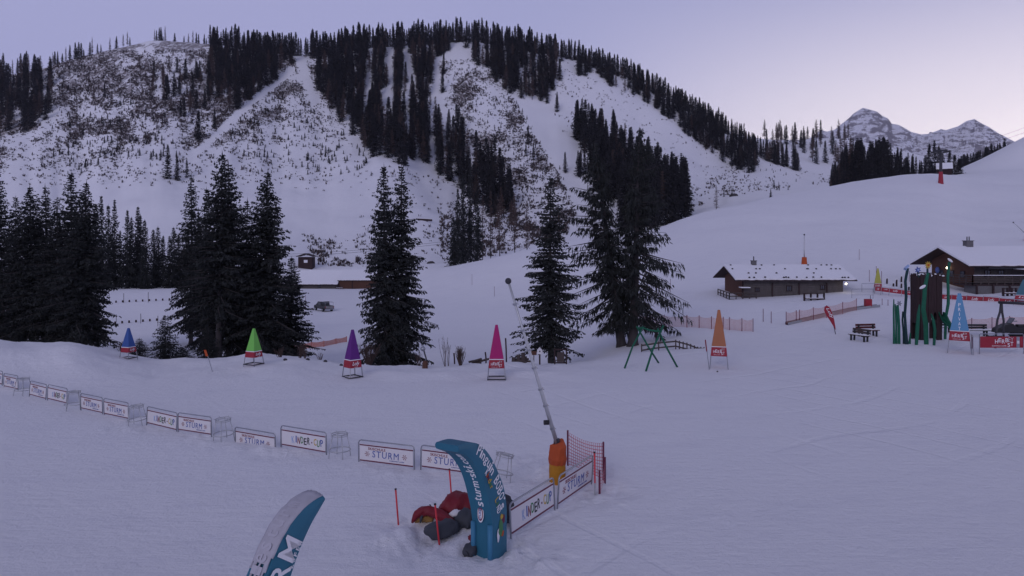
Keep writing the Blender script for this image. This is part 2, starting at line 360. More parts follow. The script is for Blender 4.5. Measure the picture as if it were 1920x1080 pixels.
BR = np.maximum(BR, .50*sstep(50.5, 52.5, YY)*sstep(57.5, 54.5, YY)*sstep(1640, 1690, PP)*sstep(1800, 1770, PP))
verts = [( -260, -120, 0.0)]
vs = np.stack([XX, YY, ZG], -1).reshape(-1, 3)
row0 = np.stack([UG*3+np.sign(UG)*0, np.full(NU, 3.0), ZG[:, 0]], -1)
back = np.stack([np.linspace(-300, 300, NU), np.full(NU, -120.0), np.zeros(NU)], -1)
allv = np.concatenate([back, vs]); 
idx = np.arange(NU*NY).reshape(NU, NY)+NU
a = idx[:-1, :-1].ravel(); b = idx[1:, :-1].ravel(); c = idx[1:, 1:].ravel(); d = idx[:-1, 1:].ravel()
faces = np.stack([a, b, c, d], -1)
bf = np.stack([np.arange(NU-1), np.arange(1, NU), idx[1:, 0], idx[:-1, 0]], -1)
faces = np.concatenate([bf, faces])
def np_mesh(name, v, f, mats, smooth=True, mi=None):
    me = bpy.data.meshes.new(name); n = f.shape[1]
    me.vertices.add(len(v)); me.vertices.foreach_set('co', v.astype(np.float32).ravel())
    me.loops.add(f.size); me.loops.foreach_set('vertex_index', f.astype(np.int32).ravel())
    me.polygons.add(len(f)); me.polygons.foreach_set('loop_start', np.arange(0, f.size, n, dtype=np.int32)); me.polygons.foreach_set('loop_total', np.full(len(f), n, np.int32))
    for m in mats: me.materials.append(m)
    if mi is not None: me.polygons.foreach_set('material_index', mi.astype(np.int32))
    if smooth: me.polygons.foreach_set('use_smooth', np.ones(len(f), bool))
    me.update(); me.validate(); return me
def snow_material():
    m = bpy.data.materials.new('snow_ground'); m.use_nodes = True; t = m.node_tree; t.nodes.clear()
    p = N(t, 'ShaderNodeBsdfPrincipled'); o = N(t, 'ShaderNodeOutputMaterial'); L(t, p.outputs[0], o.inputs[0])
    p.inputs['Roughness'].default_value = .85; p.inputs['Specular IOR Level'].default_value = .2
    co = N(t, 'ShaderNodeTexCoord')
    def noise(scale, detail=5, stretch=(1, 1, 1), rot=0, rough=.55):
        mp = N(t, 'ShaderNodeMapping'); L(t, co.outputs['Object'], mp.inputs[0]); mp.inputs['Scale'].default_value = stretch; mp.inputs['Rotation'].default_value = (0, 0, rot)
        n = N(t, 'ShaderNodeTexNoise'); L(t, mp.outputs[0], n.inputs[0]); n.inputs['Scale'].default_value = scale; n.inputs['Detail'].default_value = detail; n.inputs['Roughness'].default_value = rough
        return n.outputs[0]
    col = mixc(t, noise(.05, 4), (.81, .81, .855), (.86, .86, .885))
    col = mixc(t, math_n(t, 'MULTIPLY', smooth(t, noise(.35, 8, (1, 3, 1)), .50, .72), .22), col, (.66, .66, .74))
    at = N(t, 'ShaderNodeAttribute'); at.attribute_name = 'brush'
    th = math_n(t, 'SUBTRACT', .80, math_n(t, 'MULTIPLY', at.outputs['Fac'], .37))
    n1 = noise(.30, 9, rough=.80)
    gt = math_n(t, 'MULTIPLY', math_n(t, 'MULTIPLY', math_n(t, 'SUBTRACT', n1, th), 14, False), 1, True)
    soil = mixc(t, noise(.15, 3), (.085, .072, .076), (.17, .13, .125))
    col = mixc(t, math_n(t, 'MULTIPLY', gt, .85), col, soil)
    L(t, col, p.inputs['Base Color'])
    # bumps: wind crust, ski traces and groomer marks
    h1 = noise(3.0, 9, rough=.72); h2 = noise(1.0, 4, (1, 4, 1), .35); 
    mp = N(t, 'ShaderNodeMapping'); L(t, co.outputs['Object'], mp.inputs[0]); mp.inputs['Rotation'].default_value = (0, 0, .5); mp.inputs['Scale'].default_value = (.25, 2.6, 1)
    wv = N(t, 'ShaderNodeTexNoise'); L(t, mp.outputs[0], wv.inputs[0]); wv.inputs['Scale'].default_value = 2.2; wv.inputs['Detail'].default_value = 6; wv.inputs['Distortion'].default_value = 1.2
    hs = math_n(t, 'ADD', math_n(t, 'MULTIPLY', h1, 1.25), math_n(t, 'ADD', math_n(t, 'MULTIPLY', h2, .35), math_n(t, 'MULTIPLY', wv.outputs[0], .35)))
    mp2 = N(t, 'ShaderNodeMapping'); L(t, co.outputs['Object'], mp2.inputs[0]); mp2.inputs['Rotation'].default_value = (0, 0, -.55)
    ww = N(t, 'ShaderNodeTexWave'); L(t, mp2.outputs[0], ww.inputs[0]); ww.inputs['Scale'].default_value = .16; ww.inputs['Distortion'].default_value = 9; ww.inputs['Detail'].default_value = 2; ww.inputs['Detail Scale'].default_value = .35
    tr1 = smooth(t, ww.outputs['Fac'], .955, 1.0)
    mp3 = N(t, 'ShaderNodeMapping'); L(t, co.outputs['Object'], mp3.inputs[0]); mp3.inputs['Rotation'].default_value = (0, 0, .9); mp3.inputs['Location'].default_value = (40, 13, 0)
    w3 = N(t, 'ShaderNodeTexWave'); L(t, mp3.outputs[0], w3.inputs[0]); w3.inputs['Scale'].default_value = .10; w3.inputs['Distortion'].default_value = 14; w3.inputs['Detail'].default_value = 3; w3.inputs['Detail Scale'].default_value = .3
    tr2 = smooth(t, w3.outputs['Fac'], .965, 1.0)
    msk = smooth(t, noise(.09, 3), .45, .60)
    sxx = N(t, 'ShaderNodeSeparateXYZ'); L(t, co.outputs['Object'], sxx.inputs[0]); msk = math_n(t, 'MULTIPLY', msk, smooth(t, sxx.outputs[0], -6.0, 1.0))
    hs = math_n(t, 'SUBTRACT', hs, math_n(t, 'MULTIPLY', math_n(t, 'ADD', tr1, tr2), math_n(t, 'MULTIPLY', msk, .45)))
    b = N(t, 'ShaderNodeBump'); b.inputs['Strength'].default_value = .85; b.inputs['Distance'].default_value = .10; L(t, hs, b.inputs['Height']); L(t, b.outputs[0], p.inputs['Normal'])
    return m
M['snow'] = snow_material()
gm = np_mesh('snow_ground', allv, faces, [M['snow']])
at = gm.attributes.new('brush', 'FLOAT', 'POINT'); at.data.foreach_set('value', np.concatenate([np.zeros(NU), BR.reshape(-1)]).astype(np.float32))
link(gm, 'snow_ground', kind='structure')

# ------------------------------------------------------------------ far mountains
MR = [(1340, 330), (1440, 300), (1480, 285), (1504, 267), (1523, 256), (1540, 243), (1549, 247), (1565, 243), (1577, 233), (1590, 223), (1600, 213), (1608, 208), (1618, 202), (1633, 206), (1644, 209), (1654, 217), (1665, 222), (1672, 232), (1685, 234), (1698, 241), (1708, 247), (1727, 252), (1740, 251), (1755, 246), (1765, 242), (1773, 244), (1796, 237), (1812, 227), (1827, 223), (1840, 231), (1854, 238), (1871, 249), (1892, 260), (1930, 280), (2000, 300), (2200, 330)]
def mountains():
    n, k = 520, 150
    px = np.linspace(1340, 2200, n); ridge = np.interp(px, [q[0] for q in MR], [q[1] for q in MR])
    t = np.linspace(0, 1, k)
    Yr = 3600.0; zr = CAMH+(HY-ridge)*Yr/F
    V = np.zeros((n, k, 3))
    T = t[None, :]; Z = zr[:, None]
    Yv = 2300+1300*T+np.zeros((n, 1)); Xv = ((px-960)/F)[:, None]*Yv
    prof = 0.16+.84*T**1.35
    z = Z*prof
    rg = 1-np.abs(fbm(Xv/260, Yv/420, 5, 6)*2)*1.6
    spur = fbm(Xv/150+Yv/900, Yv/1500, 15, 5)
    amp = np.sin(np.pi*np.clip(T, 0, 1))**.8
    z = z+amp*(rg-.7)*95+amp*spur*150+fbm(Xv/40, Yv/40, 25, 5)*60*sstep(1.0, .93, T)
    step = 26; zq = np.round(z/step)*step
    z = z+(zq-z)*.45*sstep(1690, 1760, px)[:, None]*sstep(1.0, .97, T)
    V[..., 0] = Xv; V[..., 1] = Yv; V[..., 2] = z
    bk = V[:, -1:, :].copy(); bk[..., 1] += 700; bk[..., 2] -= 500
    V = np.concatenate([V, bk], 1); k2 = k+1
    idx = np.arange(n*k2).reshape(n, k2)
    f = np.stack([idx[:-1, :-1].ravel(), idx[1:, :-1].ravel(), idx[1:, 1:].ravel(), idx[:-1, 1:].ravel()], -1)
    m = bpy.data.materials.new('rock_and_snow'); m.use_nodes = True; tr = m.node_tree; tr.nodes.clear()
    p = N(tr, 'ShaderNodeBsdfPrincipled'); o = N(tr, 'ShaderNodeOutputMaterial'); L(tr, p.outputs[0], o.inputs[0]); p.inputs['Roughness'].default_value = .95
    co = N(tr, 'ShaderNodeTexCoord'); ge = N(tr, 'ShaderNodeNewGeometry'); sn = N(tr, 'ShaderNodeSeparateXYZ'); L(tr, ge.outputs['Normal'], sn.inputs[0])
    mp = N(tr, 'ShaderNodeMapping'); L(tr, co.outputs['Object'], mp.inputs[0]); mp.inputs['Scale'].default_value = (.016, .008, .06)
    n1 = N(tr, 'ShaderNodeTexNoise'); L(tr, mp.outputs[0], n1.inputs[0]); n1.inputs['Scale'].default_value = 1; n1.inputs['Detail'].default_value = 12; n1.inputs['Roughness'].default_value = .78; n1.inputs['Distortion'].default_value = .6
    f1 = math_n(tr, 'ADD', math_n(tr, 'MULTIPLY', sn.outputs[2], .42), n1.outputs[0])
    rock = mixc(tr, n1.outputs[0], (.085, .08, .10), (.20, .18, .195))
    L(tr, mixc(tr, smooth(tr, f1, .76, .84), rock, (.74, .74, .80)), p.inputs['Base Color'])
    link(np_mesh('far_mountains', V.reshape(-1, 3), f, [m], smooth=False), 'far_mountains', kind='structure')
mountains()

# ------------------------------------------------------------------ conifers
def conifer(seed, H=16.0, R=2.3, whorl=.30, per=6, step=.16, tw=(.20, .42), width=.10, sparse=0.0, start=.05, lean=(0, 0), droop=1.0, trunk_r=.20, inner=0.0, power=.85, steps_max=14, fill=True, gap=0.0, cone=1.45, hang=1.0, bias=0.0, lpow=2.0, fine=False):
    """crown as many needle sprays hanging from drooping limbs; returns trunk MB, (verts, quads) of the crown"""
    r = random.Random(seed); q = []
    def axis(t): 
        return Vector((lean[0]*t**lpow+.12*math.sin(3*t+seed)*H/16, lean[1]*t*t, t*H))
    tr = MB()
    ts = [0, .03, .1, .25, .45, .65, .85, 1.0]
    tr.tube([axis(t) for t in ts], [trunk_r*1.5, trunk_r*1.1, trunk_r, trunk_r*.85, trunk_r*.65, trunk_r*.42, trunk_r*.2, .02], n=7)
    z = start*H
    lobes = [[r.uniform(.62, 1.22) for _ in range(12)] for _ in range(40)]
    while z < H*.995:
        t = z/H
        prof = min(1.0, ((1-t)*cone))**power*(.78+.22*min(1, (t-start)/.2+.1))
        n = max(3, int(round(per*(.55+.45*(1-t)))))
        a0 = r.random()*6.28
        for b in range(n):
            if r.random() < gap: continue
            az = a0+6.28*b/n+r.uniform(-.35, .35)
            Lb = R*prof*lobes[int(z*2.0/max(1, H/14)) % 40][int(az*12/6.28) % 12]*r.uniform(.72, 1.12)*(1+bias*math.cos(az))+.16
            if sparse and r.random() < sparse: Lb *= r.uniform(.25, .6)
            dirv = Vector((math.cos(az), math.sin(az), 0)); side = Vector((-math.sin(az), math.cos(az), 0))
            up = (.35-.9*(1-t))*.55*droop; sag = .30*droop*(1.2-t)/max(R, .1); tipup = .10
            k = max(2, min(steps_max, int(Lb/step)))
            base = axis(t)
            pts = []; wob = r.uniform(-.22, .22); wob2 = r.uniform(-.5, .5)
            for i in range(k+1):
                s = i/k; d = Lb*s
                pts.append(base+dirv*d+side*Lb*(wob*s*s+.05*math.sin(6*s+wob2*9))+Vector((0, 0, up*d-sag*d*d*(1-.45*s)+tipup*Lb*s**3)))
            if fill and Lb > .8: tr.tube([pts[0], pts[k//2], pts[-1]], [.035+.012*Lb, .02+.006*Lb, .008], n=3, cap=False)
            for i in range(1, k+1):
                s = i/k
                if s < inner: continue
                env = (1-.55*s)*(.5+.5*min(1, s*3))*(.5+.5*min(1, (1-t)*3))
                p0 = pts[i-1]; p1 = pts[i]
                along = (p1-p0).normalized()
                if fine:
                    for sd in (-1, 1):
                        if r.random() < .12: continue
                        bl = min(.72, Lb*.46)*(1-.6*s)*r.uniform(.55, 1.15)*(.45+.55*min(1, s*3))+.06
                        bd = (side*sd*r.uniform(.6, 1)+along*r.uniform(.35, .9)+Vector((0, 0, -r.uniform(.05, .45)*droop))).normalized(); b0 = p0.lerp(p1, r.random()); nn = 2+int(bl/.13)
                        for c in range(nn):
                            u = (c+r.random())/nn; a = b0+bd*bl*u+Vector((0, 0, -.12*bl*u*u))
                            hg = r.uniform(.05, .9)*hang
                            dn = (bd*r.uniform(.3, 1)+Vector((r.uniform(-.5, .5), r.uniform(-.5, .5), -hg))).normalized(); ln = r.uniform(.10, .24)*(1+.45*(hang-1))*(tw[1]/.5)*(.6+.4*min(1, (1-t)*3)); wv = dn.cross(Vector((r.uniform(-1, 1), r.uniform(-1, 1), r.uniform(-1, 1)))).normalized()*width*r.uniform(.46, .92)
                            m = a+dn*ln*.45
                            q.append((a-wv*.4, m-wv, a+dn*ln, m+wv))
                    if r.random() < .6:
                        wv = side*width*r.uniform(.4, .8); q.append((p0-wv*.6, p1-wv, p1+along*step*.5, p1+wv))
                    continue
                for sd in (-1, 1):
                    ln = r.uniform(*tw)*env*(1+.25*Lb)
                    dn = side*sd*r.uniform(.35, 1)+along*r.uniform(.15, .8)+Vector((0, 0, -r.uniform(.25, 1.15)*droop*hang))
                    dn.normalize(); wv = along.cross(dn); wv = (along*.8+wv*r.uniform(-.6, .6)).normalized()*width*r.uniform(.6, 1.3)
                    a = p0.lerp(p1, r.random())
                    m = a+dn*ln*.55
                    q.append((a-wv*.5, m-wv, a+dn*ln, m+wv*.9))
                if r.random() < .7:
                    wv = side*width*r.uniform(.7, 1.3); e = p1+along*step*.5
                    q.append((p0-wv*.6, p1-wv, e, p1+wv))
        z += whorl*r.uniform(.7, 1.3)*(1.15-.45*t)
    q.append((axis(.97)+Vector((-width, 0, 0)), axis(.985), axis(1)+Vector((0, 0, .35)), axis(.97)+Vector((width, 0, 0))))
    V = np.array([[tuple(c) for c in f] for f in q]).reshape(-1, 3); Fq = np.arange(len(V)).reshape(-1, 4)
    return tr, V, Fq
def larch(seed, H=14.0, R=1.9, whorl=.55, per=5, width=.05, start=.18, tw=3, trunk_r=.16):
    r = random.Random(seed); tr = MB(); q = []
    tr.tube([(0, 0, 0), (.05, 0, H*.4), (0, .05, H*.75), (0, 0, H)], [trunk_r, trunk_r*.7, trunk_r*.35, .02], n=5)
    z = start*H
    while z < H:
        t = z/H; prof = min(1, (1-t)*1.5)**.8
        for b in range(per):
            az = r.random()*6.28; Lb = R*prof*r.uniform(.4, 1.1)+.15
            d = Vector((math.cos(az), math.sin(az), r.uniform(-.25, .35))).normalized(); p = Vector((0, 0, z))
            w_ = Vector((0, 0, width)); e = p+d*Lb
            q.append((p-w_, e, e+w_*.2, p+w_))
            for i in range(tw):
                s = r.uniform(.2, 1); a = p+d*Lb*s; dd = Vector((r.uniform(-1, 1), r.uniform(-1, 1), r.uniform(-1.2, .6))).normalized()*r.uniform(.3, .8)*(.5+.5*prof)
                wv = d*width*1.3
                q.append((a-wv*.3, a+dd*.5-wv, a+dd, a+dd*.5+wv))
        z += whorl*r.uniform(.6, 1.3)
    V = np.array([[tuple(c) for c in f] for f in q]).reshape(-1, 3); return tr, V, np.arange(len(V)).reshape(-1, 4)
def merge_np(tr, V, Fq, name, mats):            # trunk (slot 1) + crown (slot 0) in one mesh of quads and tris
    tv = np.array(tr.v); tf = [f for f in tr.f if len(f) == 4]
    v = np.concatenate([V, tv]); f = np.concatenate([Fq, np.array(tf)+len(V)])
    mi = np.concatenate([np.zeros(len(Fq)), np.ones(len(tf))])
    return np_mesh(name, v, f, mats, smooth=False, mi=mi), v, f, mi
NEARV = {}
def near_mesh(key, **k):
    tr, V, Fq = conifer(fine=True, **k)
    NEARV[key] = (tr.mesh('trunk', M['bark'], True), np_mesh('crown', V, Fq, [M['needle']], smooth=False), k['H'], k['R'])
near_mesh('a', seed=1, H=16, cone=1.30, droop=1.25, gap=.12, sparse=.22, power=.9, R=2.5, per=7, whorl=.26, step=.15, tw=(.28, .55), width=.10)
near_mesh('b', seed=2, H=16, cone=1.38, droop=1.2, gap=.10, sparse=.20, power=.95, R=2.6, per=7, whorl=.26, step=.15, tw=(.26, .55), width=.11, start=.07)
near_mesh('c', seed=3, H=16, cone=1.35, droop=1.40, R=2.2, per=6, whorl=.28, step=.15, tw=(.24, .50), width=.10, start=.12, sparse=.2)
near_mesh('d', seed=4, H=16, cone=1.22, gap=.10, droop=1.30, R=3.0, per=7, whorl=.23, step=.16, tw=(.28, .60), width=.11, start=.10, sparse=.15)
near_mesh('trunky', seed=5, H=16, cone=1.25, gap=.08, droop=1.30, R=3.2, per=6, whorl=.25, step=.16, tw=(.28, .58), width=.11, start=.24, sparse=.2, trunk_r=.24)
near_mesh('high', seed=6, H=16, R=2.6, per=7, whorl=.27, step=.15, tw=(.26, .52), width=.10, start=.12, power=.85, trunk_r=.2, cone=1.12, droop=1.15, gap=.08, sparse=.15)
near_mesh('olda', seed=7, H=17, R=4.2, per=6, whorl=.30, step=.15, tw=(.30, .85), width=.075, start=.14, sparse=.42, droop=1.5, inner=.22, trunk_r=.42, lean=(-2.5, 0), power=.8, gap=.10, cone=1.2, hang=2.2, bias=-.42, lpow=.95)
near_mesh('oldb', seed=8, H=17, R=4.2, per=6, whorl=.31, step=.15, tw=(.30, .85), width=.075, start=.14, sparse=.42, droop=1.5, inner=.30, trunk_r=.44, lean=(.9, 0), power=.8, gap=.12, cone=1.15, hang=2.2, bias=.45, lpow=1.0)
near_mesh('young', seed=9, H=4, R=1.0, per=6, whorl=.14, step=.10, tw=(.14, .30), width=.05, start=.03, trunk_r=.06, power=1.0)
def place_near(key, px, Y, top, rad, label, group='', rz=None, cat='tree', name='spruce_tree'):
    tm, cm, H, R = NEARV[key]; p = gp(px, Y); h = top_h(px, top, Y); 
    o = empty(name, (p.x, p.y, p.z-.15), rz if rz is not None else random.Random(int(px*7+top)).random()*6.28, (rad/R, rad/R, h/H), label=label, cat=cat)
    if group: o['group'] = group
    link(tm, 'trunk', o); link(cm, 'crown', o)
    return o
G1 = 'spruces of the tall clump at the left edge'
for i, (k, px, Y, top, rad, lab) in enumerate([
    ('b', -8, 64, 310, 2.6, 'tall dark spruce cut off by the left edge of the picture'),
    ('a', 30, 68, 365, 2.4, 'spruce in the left clump with a low blunt tip, second tree from the left edge'),
    ('d', 58, 60, 346, 3.0, 'broad dark spruce in the left clump, its foot behind the snow bank'),
    ('c', 84, 66, 345, 2.3, 'slim spruce with a ragged tip in the middle of the left clump'),
    ('a', 108, 58, 368, 2.6, 'lower dense spruce between two taller ones in the left clump'),
    ('b', 136, 61, 322, 2.6, 'tallest spruce of the left clump, dark to the ground'),
    ('d', 160, 55, 338, 2.7, 'spruce with wide low skirts at the right side of the left clump')]):
    place_near(k, px, Y, top, rad, lab, G1)
G2 = 'spruces of the big clump left of the centre'
for k, px, Y, top, rad, lab in [
    ('c', 358, 78, 322, 2.4, 'thin ragged spruce leaning out left of the tallest central clump'),
    ('a', 388, 72, 350, 2.3, 'shorter spruce tucked in at the left of the double trunk'),
    ('trunky', 413, 54, 283, 3.3, 'tallest dark spruce of the central clump with its bare grey lower trunk showing'),
    ('high', 428, 56, 300, 2.9, 'spruce right behind the tallest one with a second bare grey trunk beside it'),
    ('a', 462, 60, 372, 2.6, 'dense spruce filling the gap in the central clump behind the lime green cone'),
    ('d', 500, 56, 318, 3.3, 'wide spreading spruce at the right side of the central clump, boughs to the ground'),
    ('b', 545, 60, 480, 2.3, 'low bushy spruce at the right foot of the central clump')]:
    place_near(k, px, Y, top, rad, lab, G2)
place_near('b', 722, 51.5, 308, 2.15, 'left one of the two close-grown spruces standing alone behind the purple cone')
place_near('a', 753, 52.5, 305, 2.4, 'right one of the two close-grown spruces standing alone behind the purple cone')
place_near('high', 1033, 52, 326, 2.9, 'pointed spruce on a short bare trunk right behind the leaning snow lance')
place_near('olda', 1164, 57, 262, 3.6, 'old sparse spruce leaning left with drooping boughs behind the green swing frame', rz=0)
place_near('oldb', 1184, 56, 238, 3.6, 'old sparse spruce with a thick bare trunk and drooping boughs right of its leaning twin', rz=0)
YG_ = 'young spruces below the snow bank'
for px, Y, top, rad, lab in [(310, 50, 588, 1.05, 'young spruce standing taller than its neighbours behind the snow bank'), (261, 47, 631, .72, 'small young spruce right beside the blue cone'), (343, 48, 648, .8, 'low young spruce at the right foot of the taller young one'), (390, 51, 610, .9, 'young spruce pressed against the left side of the big central clump'), (327, 47.5, 664, .5, 'tiny young spruce half sunk behind the snow bank')]:
    place_near('young', px, Y, top, rad, lab, YG_)

# middle-distance and far trees: a single mesh each
MIDS = []; FARS = []; LARF = []
for i in range(5):
    MIDS.append(merge_np(*conifer(seed=20+i, H=16, R=2.4, per=6, whorl=.40, step=.36, tw=(.45, .9), width=.20, start=.05, fill=False, sparse=.1*i/4, cone=1.25, droop=1.2), 'spruce', [M['needle'], M['bark']]))
for i in range(5):
    FARS.append(merge_np(*conifer(seed=40+i, H=20, R=2.9, per=6, whorl=.80, step=.85, tw=(.8, 1.5), width=.42, start=.03, fill=False, steps_max=4, droop=1.1, cone=1.05, power=.9), 'far_spruce', [M['needle2'], M['bark']]))
for i in range(4):
    LARF.append(merge_np(*larch(60+i, H=18, R=2.4, whorl=.6, per=6, width=.16, tw=3, trunk_r=.22), 'far_larch', [M['larch'], M['bark']]))
MIDL = [merge_np(*larch(70+i, H=14, R=1.9, whorl=.45, per=5, width=.06, tw=3), 'larch', [M['larch'], M['bark']]) for i in range(3)]

rnd = random.Random(11)
trees = []      # (importance, kind list, idx, loc, rz, sx, sz, name, label, cat, group)
def add_tree(p, h, kind, label, group, rad=None, name=None, jitter=True):
    lib = dict(mid=MIDS, far=FARS, larch=LARF, midlarch=MIDL)[kind]; H = dict(mid=16, far=20, larch=18, midlarch=14)[kind]; R = dict(mid=2.4, far=2.9, larch=2.4, midlarch=1.9)[kind]
    if rad is None: rad = h*rnd.uniform(.135, .18)
    trees.append((h/p.y, lib, rnd.randrange(len(lib)), p, rnd.random()*6.28, rad/R, h/H, name or ('larch_tree' if 'larch' in kind else 'spruce_tree'), label, 'tree', group))
def strew(poly, n, h, label, group, larch_share=0, ymin=200, mind=0, kind='far', taper=None):
    xs = [q[0] for q in poly]; ys = [q[1] for q in poly]; k = 0; tries = 0; got = []
    while k < n and tries < n*40:
        tries += 1
        px = rnd.uniform(min(xs), max(xs)); py = rnd.uniform(min(ys), max(ys))
        if not inpoly(np.array(px), np.array(py), poly): continue
        p = foot(px, py, ymin=ymin)
        if p is None: continue
        if mind and any((p.x-q.x)**2+(p.y-q.y)**2 < mind*mind for q in got): continue
        got.append(p); k += 1
        hh = rnd.uniform(*h)
        if rnd.random() < larch_share: add_tree(p, hh*.9, 'larch', label[1], group[1])
        else: add_tree(p, hh, kind, label[0], group[0])
LR = 'bare brown larch among the spruces on the wooded hillside'; GR = 'bare larches scattered through the hillside forest'
# ridge line trees
for px in np.arange(-40, 1440, 3.4):
    if px < 150: n = .45; h = (8, 16)
    elif px < 395: n = .38; h = (6, 15)
    elif px < 560: n = .9; h = (14, 21)
    elif px < 585: n = .6; h = (14, 20)
    elif px < 1420: n = 1.0; h = (15, 23)
    if px > 1000: h = (12, 19)
    if px > 1250: h = (12, 17)
    if rnd.random() < n:
        x = px+rnd.uniform(-2, 2); Y = rnd.uniform(585, 608); p = gp(x, Y)
        if px < 395:
            if rnd.random() < .35: add_tree(p, rnd.uniform(10, 17), 'larch', 'bare thin larch on the open ridge at the upper left', 'bare larches along the upper left ridge', rad=1.3)
            else: add_tree(p, rnd.uniform(*h), 'far', 'small dark spruce on the open ridge at the upper left', 'spruces along the upper left ridge')
        else: add_tree(p, rnd.uniform(*h), 'far', 'dark spruce in the tree line along the crest of the wooded hill', 'spruces along the crest of the hill')
SP = 'dark spruce in the broad forest strip running down the middle of the hillside'; GS = 'spruces in the middle forest strip'
strew([(-40, 120), (60, 112), (95, 150), (100, 215), (60, 245), (-40, 262)], 95, (18, 24), ('dark spruce in the wood on the hill at the upper left edge', LR), ('spruces of the upper left wood', GR), .35)
strew([(398, 92), (556, 98), (548, 122), (520, 150), (480, 180), (445, 205), (405, 200), (385, 150)], 140, (16, 22), ('dark spruce in the wood left of the cleared gully', LR), ('spruces left of the cleared gully', GR), .16)
strew([(300, 130), (395, 130), (400, 215), (330, 235), (300, 180)], 34, (12, 18), ('dark spruce in the loose group on the brushy left slope', LR), ('spruces on the brushy left slope', GR), .4)
strew([(150, 140), (300, 120), (300, 230), (170, 200)], 9, (9, 15), ('dark spruce standing singly in the brush of the left slope', LR), ('single spruces in the brush', GR), .5)
for poly, n in (([(585, 100), (686, 96), (680, 180), (674, 240), (640, 235), (604, 190), (586, 150)], 105), ([(702, 96), (724, 94), (716, 200), (704, 300), (682, 285), (698, 200)], 50),
                ([(742, 92), (758, 90), (752, 200), (758, 312), (730, 300), (740, 200)], 44), ([(768, 90), (850, 88), (815, 120), (800, 190), (800, 300), (770, 310), (772, 200)], 70),
                ([(640, 235), (860, 240), (880, 290), (862, 345), (780, 318), (700, 290)], 70), ([(850, 300), (930, 330), (965, 400), (900, 410), (862, 350)], 44)):
    strew(poly, n, (18, 26), (SP, LR), (GS, GR), .24)
strew([(600, 100), (850, 92), (800, 300), (720, 300), (640, 230)], 42, (12, 22), (SP, LR), (GS, GR), .35)
strew([(840, 250), (960, 340), (980, 440), (900, 430), (850, 340)], 22, (10, 20), (SP, LR), (GS, GR), .6)
strew([(870, 88), (1010, 96), (1060, 112), (1060, 150), (1010, 200), (975, 185), (930, 160), (893, 125)], 115, (17, 23), ('dark spruce in the wood just below the summit', LR), ('spruces below the summit', GR), .12)
strew([(1060, 112), (1150, 135), (1150, 165), (1120, 150), (1070, 140)], 26, (14, 19), ('dark spruce on the ribs between the snowy chutes under the crest', LR), ('spruces between the snow chutes', GR), .1)
strew([(1010, 170), (1035, 160), (1048, 215), (1028, 205)], 6, (13, 17), ('dark spruce in the small group between the snowy chutes', LR), ('spruces between the snow chutes', GR), .2)
strew([(1140, 150), (1210, 180), (1175, 190)], 5, (12, 15), ('dark spruce on the ribs between the snowy chutes under the crest', LR), ('spruces between the snow chutes', GR), .2)
strew([(1150, 138), (1200, 160), (1300, 212), (1400, 275), (1425, 300), (1415, 328), (1375, 316), (1335, 290), (1280, 245), (1230, 205), (1190, 180)], 165, (14, 20), ('dark spruce in the band of forest along the right shoulder of the hill', LR), ('spruces along the right shoulder', GR), .08)
strew([(1075, 250), (1120, 255), (1180, 300), (1260, 350), (1302, 405), (1290, 412), (1230, 432), (1170, 430), (1110, 330)], 210, (19, 27), ('dark spruce in the dense wood behind the old drooping spruces', LR), ('spruces of the dense wood behind the old trees', GR), .1)
strew([(1035, 318), (1100, 322), (1095, 335), (1035, 330)], 6, (12, 16), ('dark spruce in the small row below the chutes', LR), ('spruces of the small row below the chutes', GR), 0)
for px, py, h in ((990, 270, 12), (986, 292, 9), (1000, 300, 10)): add_tree(foot(px, py, ymin=220), h, 'far', 'lone dark spruce on the rocky rib below the summit', 'lone spruces on the rocky rib')
for px, py, top in ((314, 335, 270), (332, 338, 290), (350, 333, 295), (372, 262, 205), (402, 240, 203)):
    p = foot(px, py, ymin=220)
    add_tree(p, (py-top)*p.y/F, 'far', 'dark spruce in the little group on the open slope at the foot of the cleared strip', 'spruces at the foot of the cleared strip')
# wooded pass and right-hand woods
strew([(1432, 300), (1490, 312), (1500, 322), (1440, 305)], 22, (15, 20), ('dark spruce in the notch of the pass left of the far peaks', 'tall bare larch in the notch of the pass below the far peaks'), ('spruces in the pass', 'larches in the pass'), .3, ymin=450)
for k in range(46):
    px = rnd.uniform(1430, 1600); Y = rnd.uniform(640, 840); p = gp(px, Y)
    if rnd.random() < .6: add_tree(p, rnd.uniform(17, 26), 'larch', 'tall bare larch in the notch of the pass below the far peaks', 'larches in the pass')
    else: add_tree(p, rnd.uniform(14, 24), 'far', 'dark spruce in the notch of the pass left of the far peaks', 'spruces in the pass')
for k in range(135):
    px = rnd.uniform(1555, 1738); Y = rnd.uniform(262, 345); p = gp(px, Y)
    tp = np.interp(px, [1555, 1590, 1620, 1660, 1700, 1738], [315, 262, 260, 256, 285, 300])+rnd.uniform(-3, 28)
    h = CAMH+(HY-tp)*Y/F-p.z
    if h < 3: h = rnd.uniform(4, 8)
    add_tree(p, h, 'larch' if px < 1600 and rnd.random() < .5 else 'far', 'dark spruce in the wood on the far edge of the ski slope' , 'spruces in the wood behind the ski slope', rad=h*.13)
for px, Y, tp in ((1742, 285, 268), (1752, 290, 262), (1735, 282, 290), (1760, 300, 272), (1768, 310, 285), (1790, 292, 288), (1798, 300, 295), (1700, 276, 300), (1780, 318, 283), (1746, 283, 300), (1712, 275, 318)):
    p = gp(px, Y); add_tree(p, CAMH+(HY-tp)*Y/F-p.z, 'far', 'dark spruce in the clump around the lift pylon and the little snowy hut', 'spruces round the lift pylon', rad=2.3)
